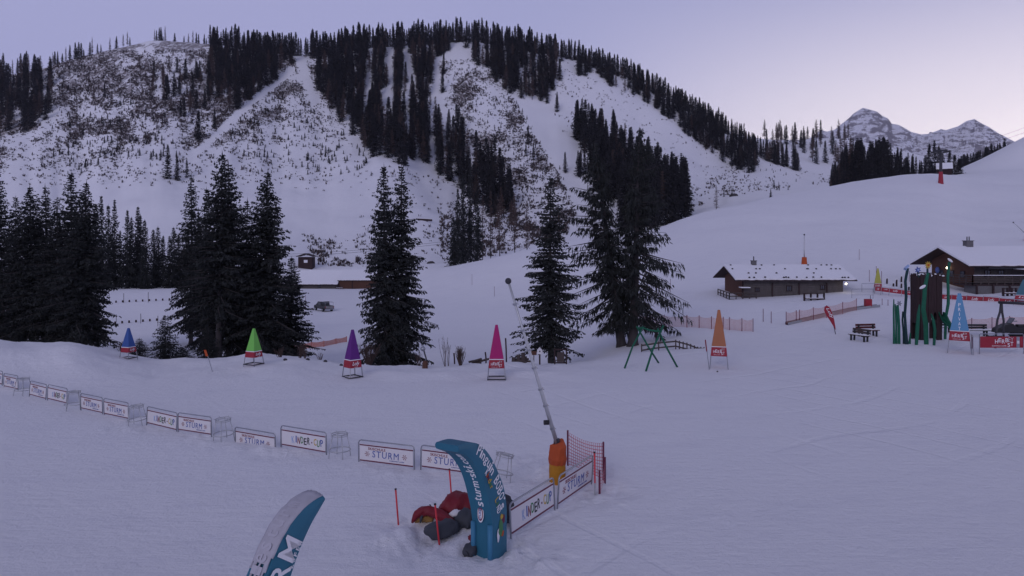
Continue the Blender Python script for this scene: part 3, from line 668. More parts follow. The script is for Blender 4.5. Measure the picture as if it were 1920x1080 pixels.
for k in range(60):
    px = rnd.uniform(1795, 1890); Y = rnd.uniform(420, 520); x = (px-960)/F*Y; z = gz(x, Y)
    tp = np.interp(px, [1795, 1890], [296, 262])+rnd.uniform(-6, 8); h = rnd.uniform(14, 20)
    base = CAMH+(HY-tp)*Y/F-h
    add_tree(Vector((x, Y, min(z, base) if base-z < 6 else z)), h if base-z < 6 else h+(base-z), 'far', 'dark spruce peeping over the shoulder of the right ski slope', 'spruces behind the right shoulder')
strew([(1310, 370), (1500, 345), (1530, 350), (1340, 385)], 7, (3, 6), ('small spruce on the floor of the side valley', LR), ('small spruces in the side valley', GR), 0)
p = foot(1343, 396, ymin=150); add_tree(gp(1343, 205), 8, 'midlarch', 'frosted bare larch standing alone below the hill on the crest line', 'lone larch')
p = gp(1445, 228); add_tree(p, 3.4, 'mid', 'small lone spruce on the brow of the ski slope below the pass', 'lone spruce')
# trees in the middle distance, behind the white field and at the hill foot
GM = 'spruces behind the far edge of the white field'; LMm = 'spruce in the row behind the far edge of the fenced white field'
ORD = iter('first second third fourth fifth sixth seventh eighth ninth tenth eleventh twelfth thirteenth fourteenth fifteenth sixteenth seventeenth eighteenth nineteenth'.split())
for px, top, Y in sorted(((190, 365, 138), (203, 380, 142), (215, 372, 146), (238, 392, 140), (246, 405, 150), (258, 385, 143), (264, 400, 150), (272, 410, 138), (288, 428, 141), (297, 422, 146), (318, 440, 140), (326, 424, 146), (334, 440, 150), (352, 430, 142), (371, 395, 147), (180, 380, 150), (225, 430, 150), (306, 440, 152), (345, 455, 148))):
    p = gp(px, Y); add_tree(p, CAMH+(HY-top)*Y/F-p.z, 'mid', next(ORD)+' spruce from the left in the row behind the fenced white field', GM, rad=1.9)
for px, top, Y, lab in ((850, 405, 200, 'dark spruce with boughs to the ground at the foot of the middle forest strip'), (868, 330, 230, 'tall dark spruce towering over the lowest end of the forest strip'), (882, 318, 235, 'tall dark spruce at the lower right tip of the forest strip'), (858, 350, 226, 'dark spruce between two taller ones at the tip of the forest strip'), (895, 345, 245, 'spruce with a thin crown at the right end of the forest strip tip')):
    p = gp(px, Y); add_tree(p, CAMH+(HY-top)*Y/F-p.z, 'mid', lab, 'spruces at the lower tip of the forest strip', rad=2.5)
for px, top, Y, lab in ((937, 372, 200, 'thin bare larch trunk standing alone on the snow bank'), (965, 360, 235, 'bare larch to the right of the lone thin trunk'), (988, 375, 225, 'bare larch left of the pointed spruce tip'), (920, 355, 250, 'bare larch at the end of the dark forest strip'), (905, 365, 255, 'brownish larch leaning against the dark forest strip')):
    p = gp(px, Y); add_tree(p, CAMH+(HY-top)*Y/F-p.z, 'midlarch', lab, 'bare larches on the snow bank', rad=2.0)
# saplings dotted over the open slope
saps = []
def saplings(poly, n, h):
    for _ in range(n*30):
        if n <= 0: break
        px = rnd.uniform(min(q[0] for q in poly), max(q[0] for q in poly)); py = rnd.uniform(min(q[1] for q in poly), max(q[1] for q in poly))
        if inpoly(np.array(px), np.array(py), poly):
            p = foot(px, py, ymin=205)
            if p is None or track(np.array(px), np.array(py), TRACK1, 8) < .5 or track(np.array(px), np.array(py), TRACK2, 12) < .5: continue
            saps.append((p, rnd.uniform(*h))); n -= 1
saplings([(150, 250), (380, 250), (360, 300), (200, 330), (60, 330)], 90, (1.5, 5))
saplings([(420, 240), (560, 150), (640, 240), (700, 310), (640, 330), (430, 290)], 170, (1.5, 4.5))
saplings([(380, 290), (640, 300), (720, 330), (420, 330)], 26, (1.2, 3))
saplings([(900, 150), (960, 180), (1060, 330), (1070, 420), (960, 380), (880, 260)], 160, (1.2, 3.2))
saplings([(1420, 300), (1520, 335), (1500, 350), (1400, 360)], 30, (1, 2.6))
saplings([(60, 150), (380, 130), (380, 240), (100, 260)], 140, (1.5, 4.5))
for s in sorted(saps, key=lambda q: -q[1]/q[0].y): trees.append((s[1]/s[0].y, FARS, rnd.randrange(5), s[0], rnd.random()*6, s[1]*.22/2.9, s[1]/20, 'young_spruce', 'small young spruce dotting the open snowy hillside', 'tree', 'young spruces on the open slope'))
def emit_trees(sel, cap, stuffname, lab):
    sel.sort(key=lambda q: -q[0])
    for t in sel[:cap]:
        o = bpy.data.objects.new(t[7], t[1][t[2]][0]); COL.objects.link(o)
        o.location = (t[3].x, t[3].y, t[3].z-.3); o.rotation_euler = (0, 0, t[4]); o.scale = (t[5], t[5], t[6]); tag(o, t[8], t[9], t[10])
    rest = sel[cap:]
    if rest:
        VV = []; FF = []; MI = []; b = 0
        for t in rest:
            v, f, mi = t[1][t[2]][1:]
            cz, sz = math.cos(t[4]), math.sin(t[4])
            q = np.stack([(v[:, 0]*cz-v[:, 1]*sz)*t[5]+t[3].x, (v[:, 0]*sz+v[:, 1]*cz)*t[5]+t[3].y, v[:, 2]*t[6]+t[3].z-.3], -1)
            off = 2 if t[7] == 'larch_tree' else 0
            VV.append(q); FF.append(f+b); MI.append(mi+off); b += len(v)
        me = np_mesh(stuffname, np.concatenate(VV), np.concatenate(FF), [M['needle2'], M['bark'], M['larch'], M['bark']], smooth=False, mi=np.concatenate(MI))
        link(me, stuffname, kind='stuff', label=lab, cat='forest')
emit_trees([t for t in trees if t[7] == 'spruce_tree'], 270, 'forest', 'mass of dark spruces covering the distant hillside')
emit_trees([t for t in trees if t[7] == 'larch_tree'], 140, 'larch_wood', 'brown haze of bare larches mixed into the hillside forest')
emit_trees([t for t in trees if t[7] == 'young_spruce'], 230, 'young_growth', 'scatter of tiny young spruces across the open slopes')

# brush: thousands of little twig tufts, one mass
def brush():
    r = np.random.RandomState(5); rr = random.Random(6)
    V = []; n = 0; q = []; mi = []
    PXb = r.uniform(-60, 1560, 300000); PYb = r.uniform(95, 500, 300000); DD = brush_density(PXb, PYb); CL = vn(PXb/9.0, PYb/6.0, 3); U1 = r.rand(300000); U2 = r.rand(300000)
    keep = (U1 < DD) & ~((CL < .42+.25*(1-DD)) & (U2 < .72)); cand = list(zip(PXb[keep], PYb[keep]))[:30000]
    for px, py in cand:
        p = foot(px, py, ymin=205)
        if p is None or p.y > 606: continue
        n += 1; h = rr.uniform(.5, 1.9)*(1 if rr.random() < .9 else 1.8); k = rr.choice((3, 4, 5)); c = 1 if rr.random() < .22 else 0
        for _ in range(k):
            a = rr.random()*6.28; b = Vector((math.cos(a), math.sin(a), 0)); w_ = Vector((-b.y, b.x, 0))*rr.uniform(.12, .34)
            base = p+b*rr.uniform(0, .6)-Vector((0, 0, .15)); tip = base+b*rr.uniform(.1, .8)+Vector((0, 0, h*rr.uniform(.5, 1)))
            m = base.lerp(tip, .5); q += [tuple(base-w_*.5), tuple(m-w_), tuple(tip), tuple(m+w_)]; mi.append(c)
    V = np.array(q); link(np_mesh('brush', V, np.arange(len(V)).reshape(-1, 4), [M['brush'], M['larch']], smooth=False, mi=np.array(mi)), 'brush', kind='stuff', label='dark scrub and dwarf bushes poking through the snow of the hillside', cat='brush')
brush()

# ================================================================== OBJECTS
def text_mesh(body, h, m, width=None, shear=0.0, bold=0.0, depth=.003, name='lettering', spacing=1.0):
    """upright lettering in the x-z plane, front towards -y, centred on the origin"""
    cu = bpy.data.curves.new('t', 'FONT'); cu.body = body; cu.size = 1; cu.align_x = 'CENTER'; cu.shear = shear; cu.offset = bold*.35; cu.extrude = depth; cu.resolution_u = 3; cu.space_character = spacing
    ob = bpy.data.objects.new('t', cu); me = bpy.data.meshes.new_from_object(ob); bpy.data.objects.remove(ob); bpy.data.curves.remove(cu)
    n = len(me.vertices); co = np.zeros(n*3, np.float32); me.vertices.foreach_get('co', co); co = co.reshape(-1, 3)
    zz = co[:, 2].copy(); 
    xs = (co[:, 0].min()+co[:, 0].max())/2; y0, y1 = co[:, 1].min(), co[:, 1].max(); s = h/max(y1-y0, 1e-6)
    sx = s if width is None else width/(co[:, 0].max()-co[:, 0].min())
    out = np.stack([(co[:, 0]-xs)*sx, -zz, (co[:, 1]-(y0+y1)/2)*s], -1)
    me.vertices.foreach_set('co', out.astype(np.float32).ravel()); me.materials.clear(); me.materials.append(m); me.name = name; me.update(); return me
def put(me, name, parent, loc=(0, 0, 0), rot=(0, 0, 0), **k):
    o = link(me, name, parent, **k); o.location = loc; o.rotation_euler = rot; return o
def flake(c, r, mb, y):
    for i in range(6):
        a = i*math.pi/3; d = Vector((math.cos(a), 0, math.sin(a))); 
        mb.box(Vector((c[0], y, c[1]))+d*r*.55, (r*.7, .004, r*.16), Matrix.Rotation(-a, 3, 'Y'))
        e = Vector((c[0], y, c[1]))+d*r*.95
        mb.box(e, (r*.16, .0045, r*.42), Matrix.Rotation(-a, 3, 'Y'))

# --- banner boards of the ski school
BL, BH = 2.1, .80
def make_board(kind, length=BL, buried=False):
    root = empty('banner_board')
    z0 = .10 if not buried else -.16
    f = MB(); r = .022
    f.tube([(0, 0, -.3), (0, 0, BH-.10), (.03, 0, BH-.03), (.10, 0, BH), (BL-.10, 0, BH), (BL-.03, 0, BH-.03), (BL, 0, BH-.10), (BL, 0, -.3)], r, 8)
    f.build('frame', M['metal'], root, smooth=True)
    f = MB(); f.box((BL/2, 0, .10+.29), (BL-.09, .016, .58)); f.build('panel', M['white'], root)
    for z in (.645, .125): MB().box((BL/2, -.002, z), (BL-.088, .019, .040)).build('stripe', M['maroon'], root)
    if kind == 'S':
        put(text_mesh('SKISCHULE', .085, M['redtext'], .66, bold=.012), 'lettering', root, (.70, -.011, .545))
        put(text_mesh('STURM', .22, M['blue'], 1.0, shear=.05, bold=.0, spacing=1.2), 'lettering', root, (1.03, -.012, .375), label='big blue word')
        put(text_mesh('ALMENWELT LOFER', .035, M['blue'], .56, bold=.01), 'lettering', root, (1.45, -.011, .215))
        for fc in ((.33, .36), (1.74, .38)): mb = MB(); flake(fc, .085, mb, -.011); mb.build('snowflake', M['redtext'], root)
    else:
        cols = ['paleblue', 'blue', 'redtext', 'green_p', 'black_p', 'black_p', 'maroon', 'yellow_p', 'green_p', 'blue']
        x = .58
        for i, ch in enumerate('KINDER-CUP'):
            put(text_mesh(ch, .24 if ch != '-' else .045, M[cols[i]], (.12 if ch not in 'I-' else .045), bold=.03), 'lettering', root, (x, -.011, .38+(.02 if i % 2 else -.015)), (0, (i % 3-1)*.10, 0))
            x += .150 if ch != 'I' else .12
    return root
pS = make_board('S'); pK = make_board('K')
used = set()
def place_board(kind, L_, R_, label, hs=1.0, sink=0.0, group='banner boards in the long row across the piste'):
    p = pS if kind == 'S' else pK
    root = p if kind not in used else copy_tree(p)
    used.add(kind)
    YL = CAMH*F/(L_[1]-HY); YR = CAMH*F/(R_[1]-HY)
    a = Vector(((L_[0]-960)/F*YL, YL, 0)); b = Vector(((R_[0]-960)/F*YR, YR, 0)); d = b-a
    a.z = gz(a.x, a.y); b.z = gz(b.x, b.y)
    root.location = (a.x, a.y, min(a.z, b.z)-sink); rq = random.Random(int(L_[0]*3)); root.rotation_euler = (rq.uniform(-.06, .06), rq.uniform(-.018, .018), math.atan2(d.y, d.x)); root.scale = (d.length/BL, 1, hs)
    tag(root, label, 'banner board', group)
rows = [('K', (-32, 721), (4, 727), 'leftmost banner board, cut off by the left edge of the picture'),
        ('S', (8, 728), (34, 733), 'banner board left of the farthest stool-like stand'),
        ('S', (55, 743), (85.5, 750), 'banner board just right of the farthest stool-like stand'),
        ('K', (89, 751), (125, 760), 'banner board with coloured lettering left of the second farthest stand'),
        ('S', (152, 769), (192.5, 777), 'banner board just right of the second farthest stand'),
        ('S', (195.6, 778), (241.5, 789), 'banner board left of the third farthest stand'),
        ('K', (275, 797), (331, 809), 'banner board with coloured lettering just right of the third farthest stand'),
        ('S', (334, 810), (396.5, 820), 'banner board left of the fourth farthest stand'),
        ('K', (527, 838), (612, 852), 'snowed-in banner board with coloured lettering left of the second nearest stand'),
        ('S', (673, 867), (777, 879), 'whole banner board just right of the second nearest stand'),
        ('S', (789, 879), (893, 893), 'banner board partly hidden behind the curved top of the teal arch')]
for k, a, b, lab in rows: place_board(k, a, b, lab, .95 if a[0] < 400 else 1.0)
place_board('S', (441.7, 826), (517, 838), 'banner board sunk into the snow so that its lower stripe is buried', 1.0, .24)
G3 = 'banner boards beside the snow lance'
place_board('K', (958, 1012), (1040, 957), 'banner board with coloured lettering slanting away right of the teal arch', 1.1, 0, G3)
place_board('S', (1045, 955), (1109, 909), 'banner board slanting away in front of the orange lance padding', 1.15, 0, G3)

# --- tubular stands between the boards
def make_stand():
    root = empty('tubular_stand')
    t = MB()
    def ring(R, z, r, n=22): return [(R*math.cos(2*math.pi*i/n), R*math.sin(2*math.pi*i/n), z) for i in range(n+1)]
    t.tube(ring(.27, .82, .016), .018, 6, cap=False); t.tube(ring(.27, .76, .016), .012, 6, cap=False); t.tube(ring(.16, .80, .01), .012, 6, cap=False)
    for i in range(6):
        a = i*1.047; t.tube([(.27*math.cos(a), .27*math.sin(a), .82), (.33*math.cos(a), .33*math.sin(a), .86)], .008, 5)
    t.build('top_ring', M['steel'], root, smooth=True)
    MB().tube(ring(.36, .27, .018), .018, 6, cap=False).build('foot_ring', M['steel'], root, smooth=True)
    for i in range(4):
        a = .4+i*math.pi/2; MB().tube([(.24*math.cos(a), .24*math.sin(a), .82), (.35*math.cos(a), .35*math.sin(a), .27), (.39*math.cos(a), .39*math.sin(a), -.1)], .015, 6).build('leg', M['steel'], root, smooth=True)
    return root
ps = make_stand(); first = True
for px, py, rz, lean, lab in ((43, 740, .2, 0, 'farthest tubular metal stand of the banner row'), (138, 768, .9, 0, 'tubular metal stand between the fourth and fifth banner board'), (259, 797, .5, .06, 'tubular metal stand leaning a little, third from the left in the banner row'), (420, 825, 1.3, .05, 'tubular metal stand left of the sunken banner board'), (637, 857, .1, 0, 'tubular metal stand left of the nearest whole banner board'), (937, 902, .6, -.16, 'tilted tubular metal stand behind the curved top of the teal arch')):
    o = ps if first else copy_tree(ps); first = False
    Y = CAMH*F/(py-HY); x = (px-960)/F*Y; o.location = (x, Y, gz(x, Y)-.02); o.rotation_euler = (0, -lean*1.5, rz); tag(o, lab, 'metal stand', 'tubular stands in the banner row')

# --- the two curved halves of the inflatable gate
GD = Vector((-.507, -.862, 0)); GN = Vector((.862, -.507, 0))
def horn(name, origin, inner, outer, width, label, snow=False):
    """box section horn: profile (k along the gate, z), flat faces at +GN (towards the camera's right) and -GN"""
    root = empty(name, origin, label=label, cat='gate arch', group='halves of the inflatable gate')
    def dens(P, n=40):
        P = np.array(P); s = np.concatenate([[0], np.cumsum(np.hypot(*np.diff(P, axis=0).T))]); q = np.linspace(0, s[-1], n); return np.stack([pchip(s, P[:, 0], q), pchip(s, P[:, 1], q)], -1)
    I = dens(inner); O = dens(outer); n = len(I); mb = MB(); V = []; half = width/2; bul = .035
    for i in range(n):
        c = (I[i]+O[i])/2
        for k in range(9): V.append((O[i][0]+(I[i][0]-O[i][0])*k/8, half+bul*math.sin(math.pi*k/8), O[i][1]+(I[i][1]-O[i][1])*k/8))
        for k in range(9): V.append((I[i][0]+(O[i][0]-I[i][0])*k/8, -half-bul*math.sin(math.pi*k/8), I[i][1]+(O[i][1]-I[i][1])*k/8))
    m = 18
    V2 = [tuple(GD*k+GN*a+Vector((0, 0, z))) for k, a, z in V]
    Fs = [(i*m+j, (i+1)*m+j, (i+1)*m+(j+1) % m, i*m+(j+1) % m) for i in range(n-1) for j in range(m)]+[tuple(range(m)), tuple(range(n*m-1, (n-1)*m-1, -1))]
    mb.add(V2, Fs); o = mb.build('body', M['teal'], root, smooth=False)
    return root, I, O, half
o1 = Vector((-.43, 15.97, 0))-GN*.29
inner1 = [(0, -.1), (0, .6), (.06, 1.0), (.22, 1.50), (.44, 2.0), (.72, 2.38), (1.05, 2.66), (1.42, 2.84)]
outer1 = [(-.62, -.1), (-.62, .9), (-.54, 1.35), (-.2, 2.0), (.30, 2.60), (.72, 2.87), (1.08, 2.96), (1.42, 2.98)]
h1, I1, O1, hf = horn('gate_arch', o1, inner1, outer1, .56, 'right half of the teal inflatable gate, curving over to the left, with white lettering')
def on_side(txt, size, m, u0, v, mode, root, I, O, half, step=1.0, flip=False, spc=1.0, colors=None):
    """letters one by one along the horn. mode 'side': on the flat face; 'in': on the concave face"""
    n = len(I); mid = [(I[i]*(v)+O[i]*(1-v)) if mode == 'side' else I[i] for i in range(n)]
    P = np.array(mid); s = np.concatenate([[0], np.cumsum(np.hypot(*np.diff(P, axis=0).T))]); pos = u0
    for i, ch in enumerate(txt):
        wd = size*(.30 if ch in "il.'-j" else .42 if ch in 'rt' else .88 if ch in 'mM' else .62)*spc
        pos += wd/2 if not flip else -wd/2
        if ch != ' ':
            k = np.interp(pos, s, P[:, 0]); z = np.interp(pos, s, P[:, 1]); k2 = np.interp(pos+.02, s, P[:, 0]); z2 = np.interp(pos+.02, s, P[:, 1])
            t = (GD*(k2-k)+Vector((0, 0, z2-z))).normalized()
            if flip: t = -t
            nor = GN.copy() if mode == 'side' else None
            if mode == 'in':
                nor = (GD*(z2-z)-Vector((0, 0, k2-k))); nor.normalize()
                base = GD*k+Vector((0, 0, z))+GN*v
            else: base = GD*k+Vector((0, 0, z))+GN*(half+.036)
            lower = ch in 'sturmkicoeng'
            hh = size*(.62 if ch in 'surmcoena' else .16 if ch == '-' or ch == '.' else .85 if ch in "tgp" else 1.0)
            hh = size*.2 if ch == "'" else hh
            me = text_mesh(ch, hh, M[(colors[i] if colors else m)], wd*.86, bold=.02)
            up = nor.cross(t)*1.0        # local: x=t, y=-nor, z=up
            R = Matrix((t, -nor, up)).transposed()
            if R.determinant() < 0: up = -up; R = Matrix((t, -nor, up)).transposed()
            off = 0
            if ch in 'surmcoena': off = -size*.19
            if ch == '.': off = -size*.42
            if ch in 'gp': off = -size*.30
            if ch == "'": off = size*.4
            ob = link(me, 'lettering', root); ob.matrix_local = Matrix.Translation(base+nor*.004+up*off) @ R.to_4x4()
        pos += (wd/2 if not flip else -wd/2)+ (size*.06 if not flip else -size*.06)
    return pos
# flat side: top of the letters towards the outer edge, reading downwards from the top of the horn
SL = sum(np.hypot(*np.diff(O1*.68+I1*.32, axis=0).T))
on_side("Pinguin BOBO's", .24, M, SL-.74, .30, 'side', h1, I1, O1, hf, flip=True, colors=['whitet']*14)
on_side("Kinder", .15, M, SL*.60, .68, 'side', h1, I1, O1, hf, flip=True, colors=['whitet', 'orange', 'redtext', 'yellow_p', 'green_p', 'yellow_p'])
on_side("LAND", .15, M, SL*.385, .60, 'side', h1, I1, O1, hf, flip=True, colors=['yellow_p', 'green_p', 'whitet', 'whitet'])
on_side("sturm-ski.com", .225, M, 1.34, .0, 'in', h1, I1, O1, hf, colors=['whitet']*13)
# oval badge, side seams and the two air tubes at the foot
def badge():
    c = GD*.085+Vector((0, 0, 1.04)); mb = MB(); R = Matrix((GN*1.0, -GD, Vector((0, 0, 1)))).transposed()
    mb.tube([c+GD*.0, c+GD*.012], 1, 24); 
    mb.v = [tuple(c+GN*(Vector(v)-c).dot(GN)*.085+Vector((0, 0, (Vector(v)-c).z*.20))+GD*(Vector(v)-c).dot(GD)) for v in mb.v]; mb.build('badge', M['whitet'], h1)
    for sc, m_, d in ((.8, 'redtext', .014), (.62, 'whitet', .017)):
        mb2 = MB(); mb2.v = [tuple(c+(Vector(v)-c)*sc+GD*d*1.0) for v in mb.v]; mb2.f = list(mb.f); mb2.m = list(mb.m); mb2.build('badge_ring', M[m_], h1)
    put(text_mesh('STURM', .05, M['blue'], .26, bold=.02), 'lettering', h1).matrix_local = Matrix.Translation(c+GD*.032) @ Matrix((Vector((0, 0, 1)), -GD, -GN)).transposed().to_4x4()
badge()
for s_ in (-.24, .22):
    MB().tube([GD*.03+GN*s_+Vector((0, 0, -.1)), GD*.03+GN*s_+Vector((0, 0, .80))], .062, 12).build('air_tube', M['teal2'], h1, smooth=True)
def blot(parts):       # plain coloured sticker near the foot, generic stand-in
    for k, z, rx, rz_, m_ in parts:
        mb = MB(); n = 14; c = GD*k+GN*(hf+.037+.002*len(m_)/3)+Vector((0, 0, z)); rr = random.Random(int(z*100))
        mb.v = [tuple(c+GD*rx*math.cos(j*6.283/n)*rr.uniform(.75, 1.1)+Vector((0, 0, rz_*math.sin(j*6.283/n)*rr.uniform(.75, 1.1)))) for j in range(n)]; mb.f = [tuple(range(n))]; mb.m = [0]
        mb.build('sticker', M[m_], h1)
        hfn = .001
blot([(-.28, .66, .11, .20, 'green_p'), (-.40, .82, .08, .13, 'maroon'), (-.18, .52, .06, .17, 'whitet'), (-.32, .90, .07, .07, 'yellow_p'), (-.36, .50, .07, .07, 'orange')])
MB().tube([GD*.16+GN*-.32+Vector((0, 0, .02)), GD*.22+GN*-.34+Vector((0, 0, .16)), GD*.26+GN*-.25+Vector((0, 0, .14)), GD*.24+GN*-.22+Vector((0, 0, .0))], .014, 6).build('ground_anchor', M['dark'], h1, smooth=True)

# left half, nearer to the camera, seen from above
o2 = Vector((-3.11, 11.4, 0))-GN*.20
outer2 = [(2.05, -.1), (1.95, .9), (1.62, 1.5), (1.138, 2.26), (.834, 2.71), (.515, 2.98), (.20, 3.10), (.0, 3.12)]
inner2 = [(1.30, -.1), (1.20, .9), (.95, 1.45), (.676, 2.07), (.515, 2.38), (.236, 2.76), (.06, 2.93), (-.03, 3.02)]
h2, I2, O2, hf2 = horn('gate_arch', o2, inner2, outer2, .40, 'left half of the teal inflatable gate, its curved back white with frost')
P2 = O2*.45+I2*.55; S2 = np.concatenate([[0], np.cumsum(np.hypot(*np.diff(P2, axis=0).T))])
def side2(txt, size, wd, pos, v, m_):
    P = O2*(1-v)+I2*v; s = np.concatenate([[0], np.cumsum(np.hypot(*np.diff(P, axis=0).T))])
    k, z = np.interp(pos, s, P[:, 0]), np.interp(pos, s, P[:, 1]); k2, z2 = np.interp(pos+.03, s, P[:, 0]), np.interp(pos+.03, s, P[:, 1])
    t = (GD*(k2-k)+Vector((0, 0, z2-z))).normalized(); up = GN.cross(t); R = Matrix((t, -GN, up)).transposed()
    if R.determinant() < 0: up = -up; R = Matrix((t, -GN, up)).transposed()
    ob = link(text_mesh(txt, size, M[m_], wd, bold=.035 if size > .1 else .012), 'lettering', h2); ob.matrix_local = Matrix.Translation(GD*k+Vector((0, 0, z))+GN*(hf2+.040)) @ R.to_4x4()
for ch, ps_ in zip('STURM', (1.42, 1.78, 2.14, 2.50, 2.86)): side2(ch, .36, .28 if ch != 'M' else .33, ps_, .44, 'whitet')
for i, ch in enumerate('ALMENWELT LOFER'):
    if ch != ' ': side2(ch, .075, .055, 1.62+i*.088, .80, 'whitet')
# frost and snow lying on the curved back
def frost():
    n = len(O2); V = []; rr = random.Random(4); m = 13
    for i in range(n):
        if i == 0: pass
        for j in range(m):
            a = -hf2+2*hf2*j/(m-1); i0 = i
            k, z = O2[i]; t = O2[min(i+1, n-1)]-O2[max(i-1, 0)]; t = t/np.hypot(*t); nn = Vector((GD*(t[1])+Vector((0, 0, -t[0])))); 
            if nn.z < 0: nn = -nn
            e = math.sin(math.pi*j/(m-1)); s = i/(n-1); th = .012+.035*e+rr.uniform(-.008, .012)
            V.append((GD*k+GN*a+Vector((0, 0, z))+nn*th, s, j))
    keep = lambda i, j: i/(n-1) > .625+.04*math.sin(j*1.9)+.02*math.sin(j*4.1)
    mb = MB(); mb.v = [tuple(v[0]) for v in V]
    mb.f = [(i*m+j, i*m+j+1, (i+1)*m+j+1, (i+1)*m+j) for i in range(n-1) for j in range(m-1) if keep(i, j)]; mb.m = [0]*len(mb.f); us = sorted({i for f in mb.f for i in f}); rm = {a: b for b, a in enumerate(us)}; mb.v = [mb.v[i] for i in us]; mb.f = [tuple(rm[i] for i in f) for f in mb.f]
    o = mb.build('frost_cover', M['frost'], h2, smooth=True); s_ = o.modifiers.new('thick', 'SOLIDIFY'); s_.thickness = .02; s_.offset = -1
M['frost'] = mat('frost', (.42, .41, .46), .9, var=.18, scale=5, bump=.7)
M['frost_pr'] = mat('frosted_print', (.455, .445, .50), .9)
frost()
for i, ch in enumerate('skischulesturm'):
    pos = 1.40+i*.175; s = np.concatenate([[0], np.cumsum(np.hypot(*np.diff(O2, axis=0).T))]); k, z = np.interp(pos, s, O2[:, 0]), np.interp(pos, s, O2[:, 1]); k2, z2 = np.interp(pos+.03, s, O2[:, 0]), np.interp(pos+.03, s, O2[:, 1])
    t = (GD*(k2-k)+Vector((0, 0, z2-z))).normalized(); nor = GN.cross(t)
    if nor.z < 0: nor = -nor
    up = nor.cross(t); R = Matrix((t, -nor, up)).transposed()
    if R.determinant() < 0: up = -up; R = Matrix((t, -nor, up)).transposed()
    ob = link(text_mesh(ch, .21, M['frost_pr'], .12, bold=.02), 'lettering', h2, label='pale lettering showing through the frost'); ob.matrix_local = Matrix.Translation(GD*k+Vector((0, 0, z))+nor*.050) @ R.to_4x4()

# --- slalom poles
def pole(px, pyt, pxb, pyb, label, group='red poles round the gate', r=.022, mname='redpole', tip=True, name='slalom_pole', cat='pole', white=False):
    Y = CAMH*F/(pyb-HY); b = Vector(((pxb-960)/F*Y, Y, 0)); b.z = gz(b.x, b.y)-.12; t = AT(px, pyt, Y)
    root = empty(name, b, label=label, cat=cat, group=group); d = t-b
    MB().tube([Vector((0, 0, 0)), d*.5, d*.97], r, 8).build('shaft', M[mname], root, smooth=True)
    if tip: MB().tube([d*.97, d*1.0], r*1.35, 8).build('cap', M['blackp'], root)
    if white: MB().tube([d*.0, d*.34], r*1.15, 8).build('sleeve', M['steel'], root)
    return root
pole(741.7, 916, 747.7, 979, 'red pole standing alone left of the deflated figure')
pole(815.5, 944, 824.7, 1022, 'red pole in front of the deflated figure, the nearest one')
pole(842.5, 879, 847, 930, 'red pole between the deflated figure and the banner boards')
pole(1114.7, 847, 1116, 928, 'red pole with a pale lower half beside the red netting', white=True)

# --- snow lance
def lance(px, pyb, Y, top, pad_h, pad_r, r0, label, detail=True):
    b = Vector(((px-960)/F*Y, Y, 0)); b.z = gz(b.x, b.y)-.08
    root = empty('snow_lance', b, label=label, cat='snow lance', group='snow lances')
    t = top-b
    if detail:
        mb = MB(); n = 18; rr = random.Random(2); hs = [0, .25, .5, .70]
        mb.tube([(0, 0, z) for z in hs], [pad_r*1.02, pad_r, pad_r*1.03, pad_r*.99], n); mb.build('padding', M['amber'], root, smooth=False)
        mb = MB(); mb.tube([(0, 0, .69), (0.01, 0, .85), (0, 0, 1.0), (.02, 0, 1.2), (-.02, 0, pad_h)], [pad_r*1.0, pad_r*1.14, pad_r*1.05, pad_r*1.0, pad_r*.90], n); 
        mb.v = [(x*(1+.05*math.sin(9*math.atan2(y, x)+z*7)), y*(1+.05*math.sin(9*math.atan2(y, x)+z*7)), z+(.06*math.sin(2*math.atan2(y, x)) if z > pad_h-.1 else 0)) for x, y, z in mb.v]
        mb.build('padding', M['orange'], root, smooth=False)
        MB().tube([(0, 0, pad_h-.25), (0, 0, pad_h+.14)], .075, 10).build('socket', M['dark'], root)
    else:
        MB().tube([(0, 0, 0), (0, 0, pad_h)], [pad_r, pad_r*.8], 10).build('padding', M['orange'], root)
    a = Vector((0, 0, pad_h-.05)); d = t-a
    MB().tube([a, a+d*.33, a+d*.34, a+d*.66, a+d*.67, t], [r0, r0*.92, r0*.80, r0*.72, r0*.62, r0*.55], 10).build('boom', M['steel'], root, smooth=True)
    MB().ball(t, r0*1.45, 10, 7).build('nozzle_head', M['dark'], root, smooth=True)
    if detail:
        u = d.normalized()
        for s in (.10, .24, .34, .47, .58, .70, .86):
            mb = MB(); c = a+d*s; mb.tube([c-u*.025, c+u*.025], r0*1.2, 10); mb.tube([c, c+Vector((.11, -.03, .0))], .010, 5)
            mb.build('clamp', M['metal'], root)
        mb = MB(); c = a+d*.145; mb.tube([c+Vector((-.05, -.08, -.02)), c+Vector((-.20, -.10, -.02))], .075, 12); mb.tube([c, c+Vector((-.16, -.1, 0))], .015, 6); mb.build('floodlight', M['blackp'], root)
        MB().tube([a+Vector((-.10, 0, -.1)), a+Vector((-.10, 0, .42)), a+d*.12], .014, 6).build('hose', M['blackp'], root)
    return root
lance(1045, 905, 21.2, AT(953, 527, 21.2), 1.32, .25, .068, 'tall grey snow lance leaning left out of orange and yellow padding')
pf = foot(1508, 497, ymin=95); lance(1508, 0, pf.y, AT(1508, 440, pf.y), 1.3, .45, .09, 'upright snow lance with orange padding behind the long cabin', False)
pf = foot(1922, 452, ymin=95); lance(1925, 0, pf.y, AT(1900, 417, pf.y), 1.3, .45, .09, 'snow lance leaning in from the right edge above the chalet roof', False)

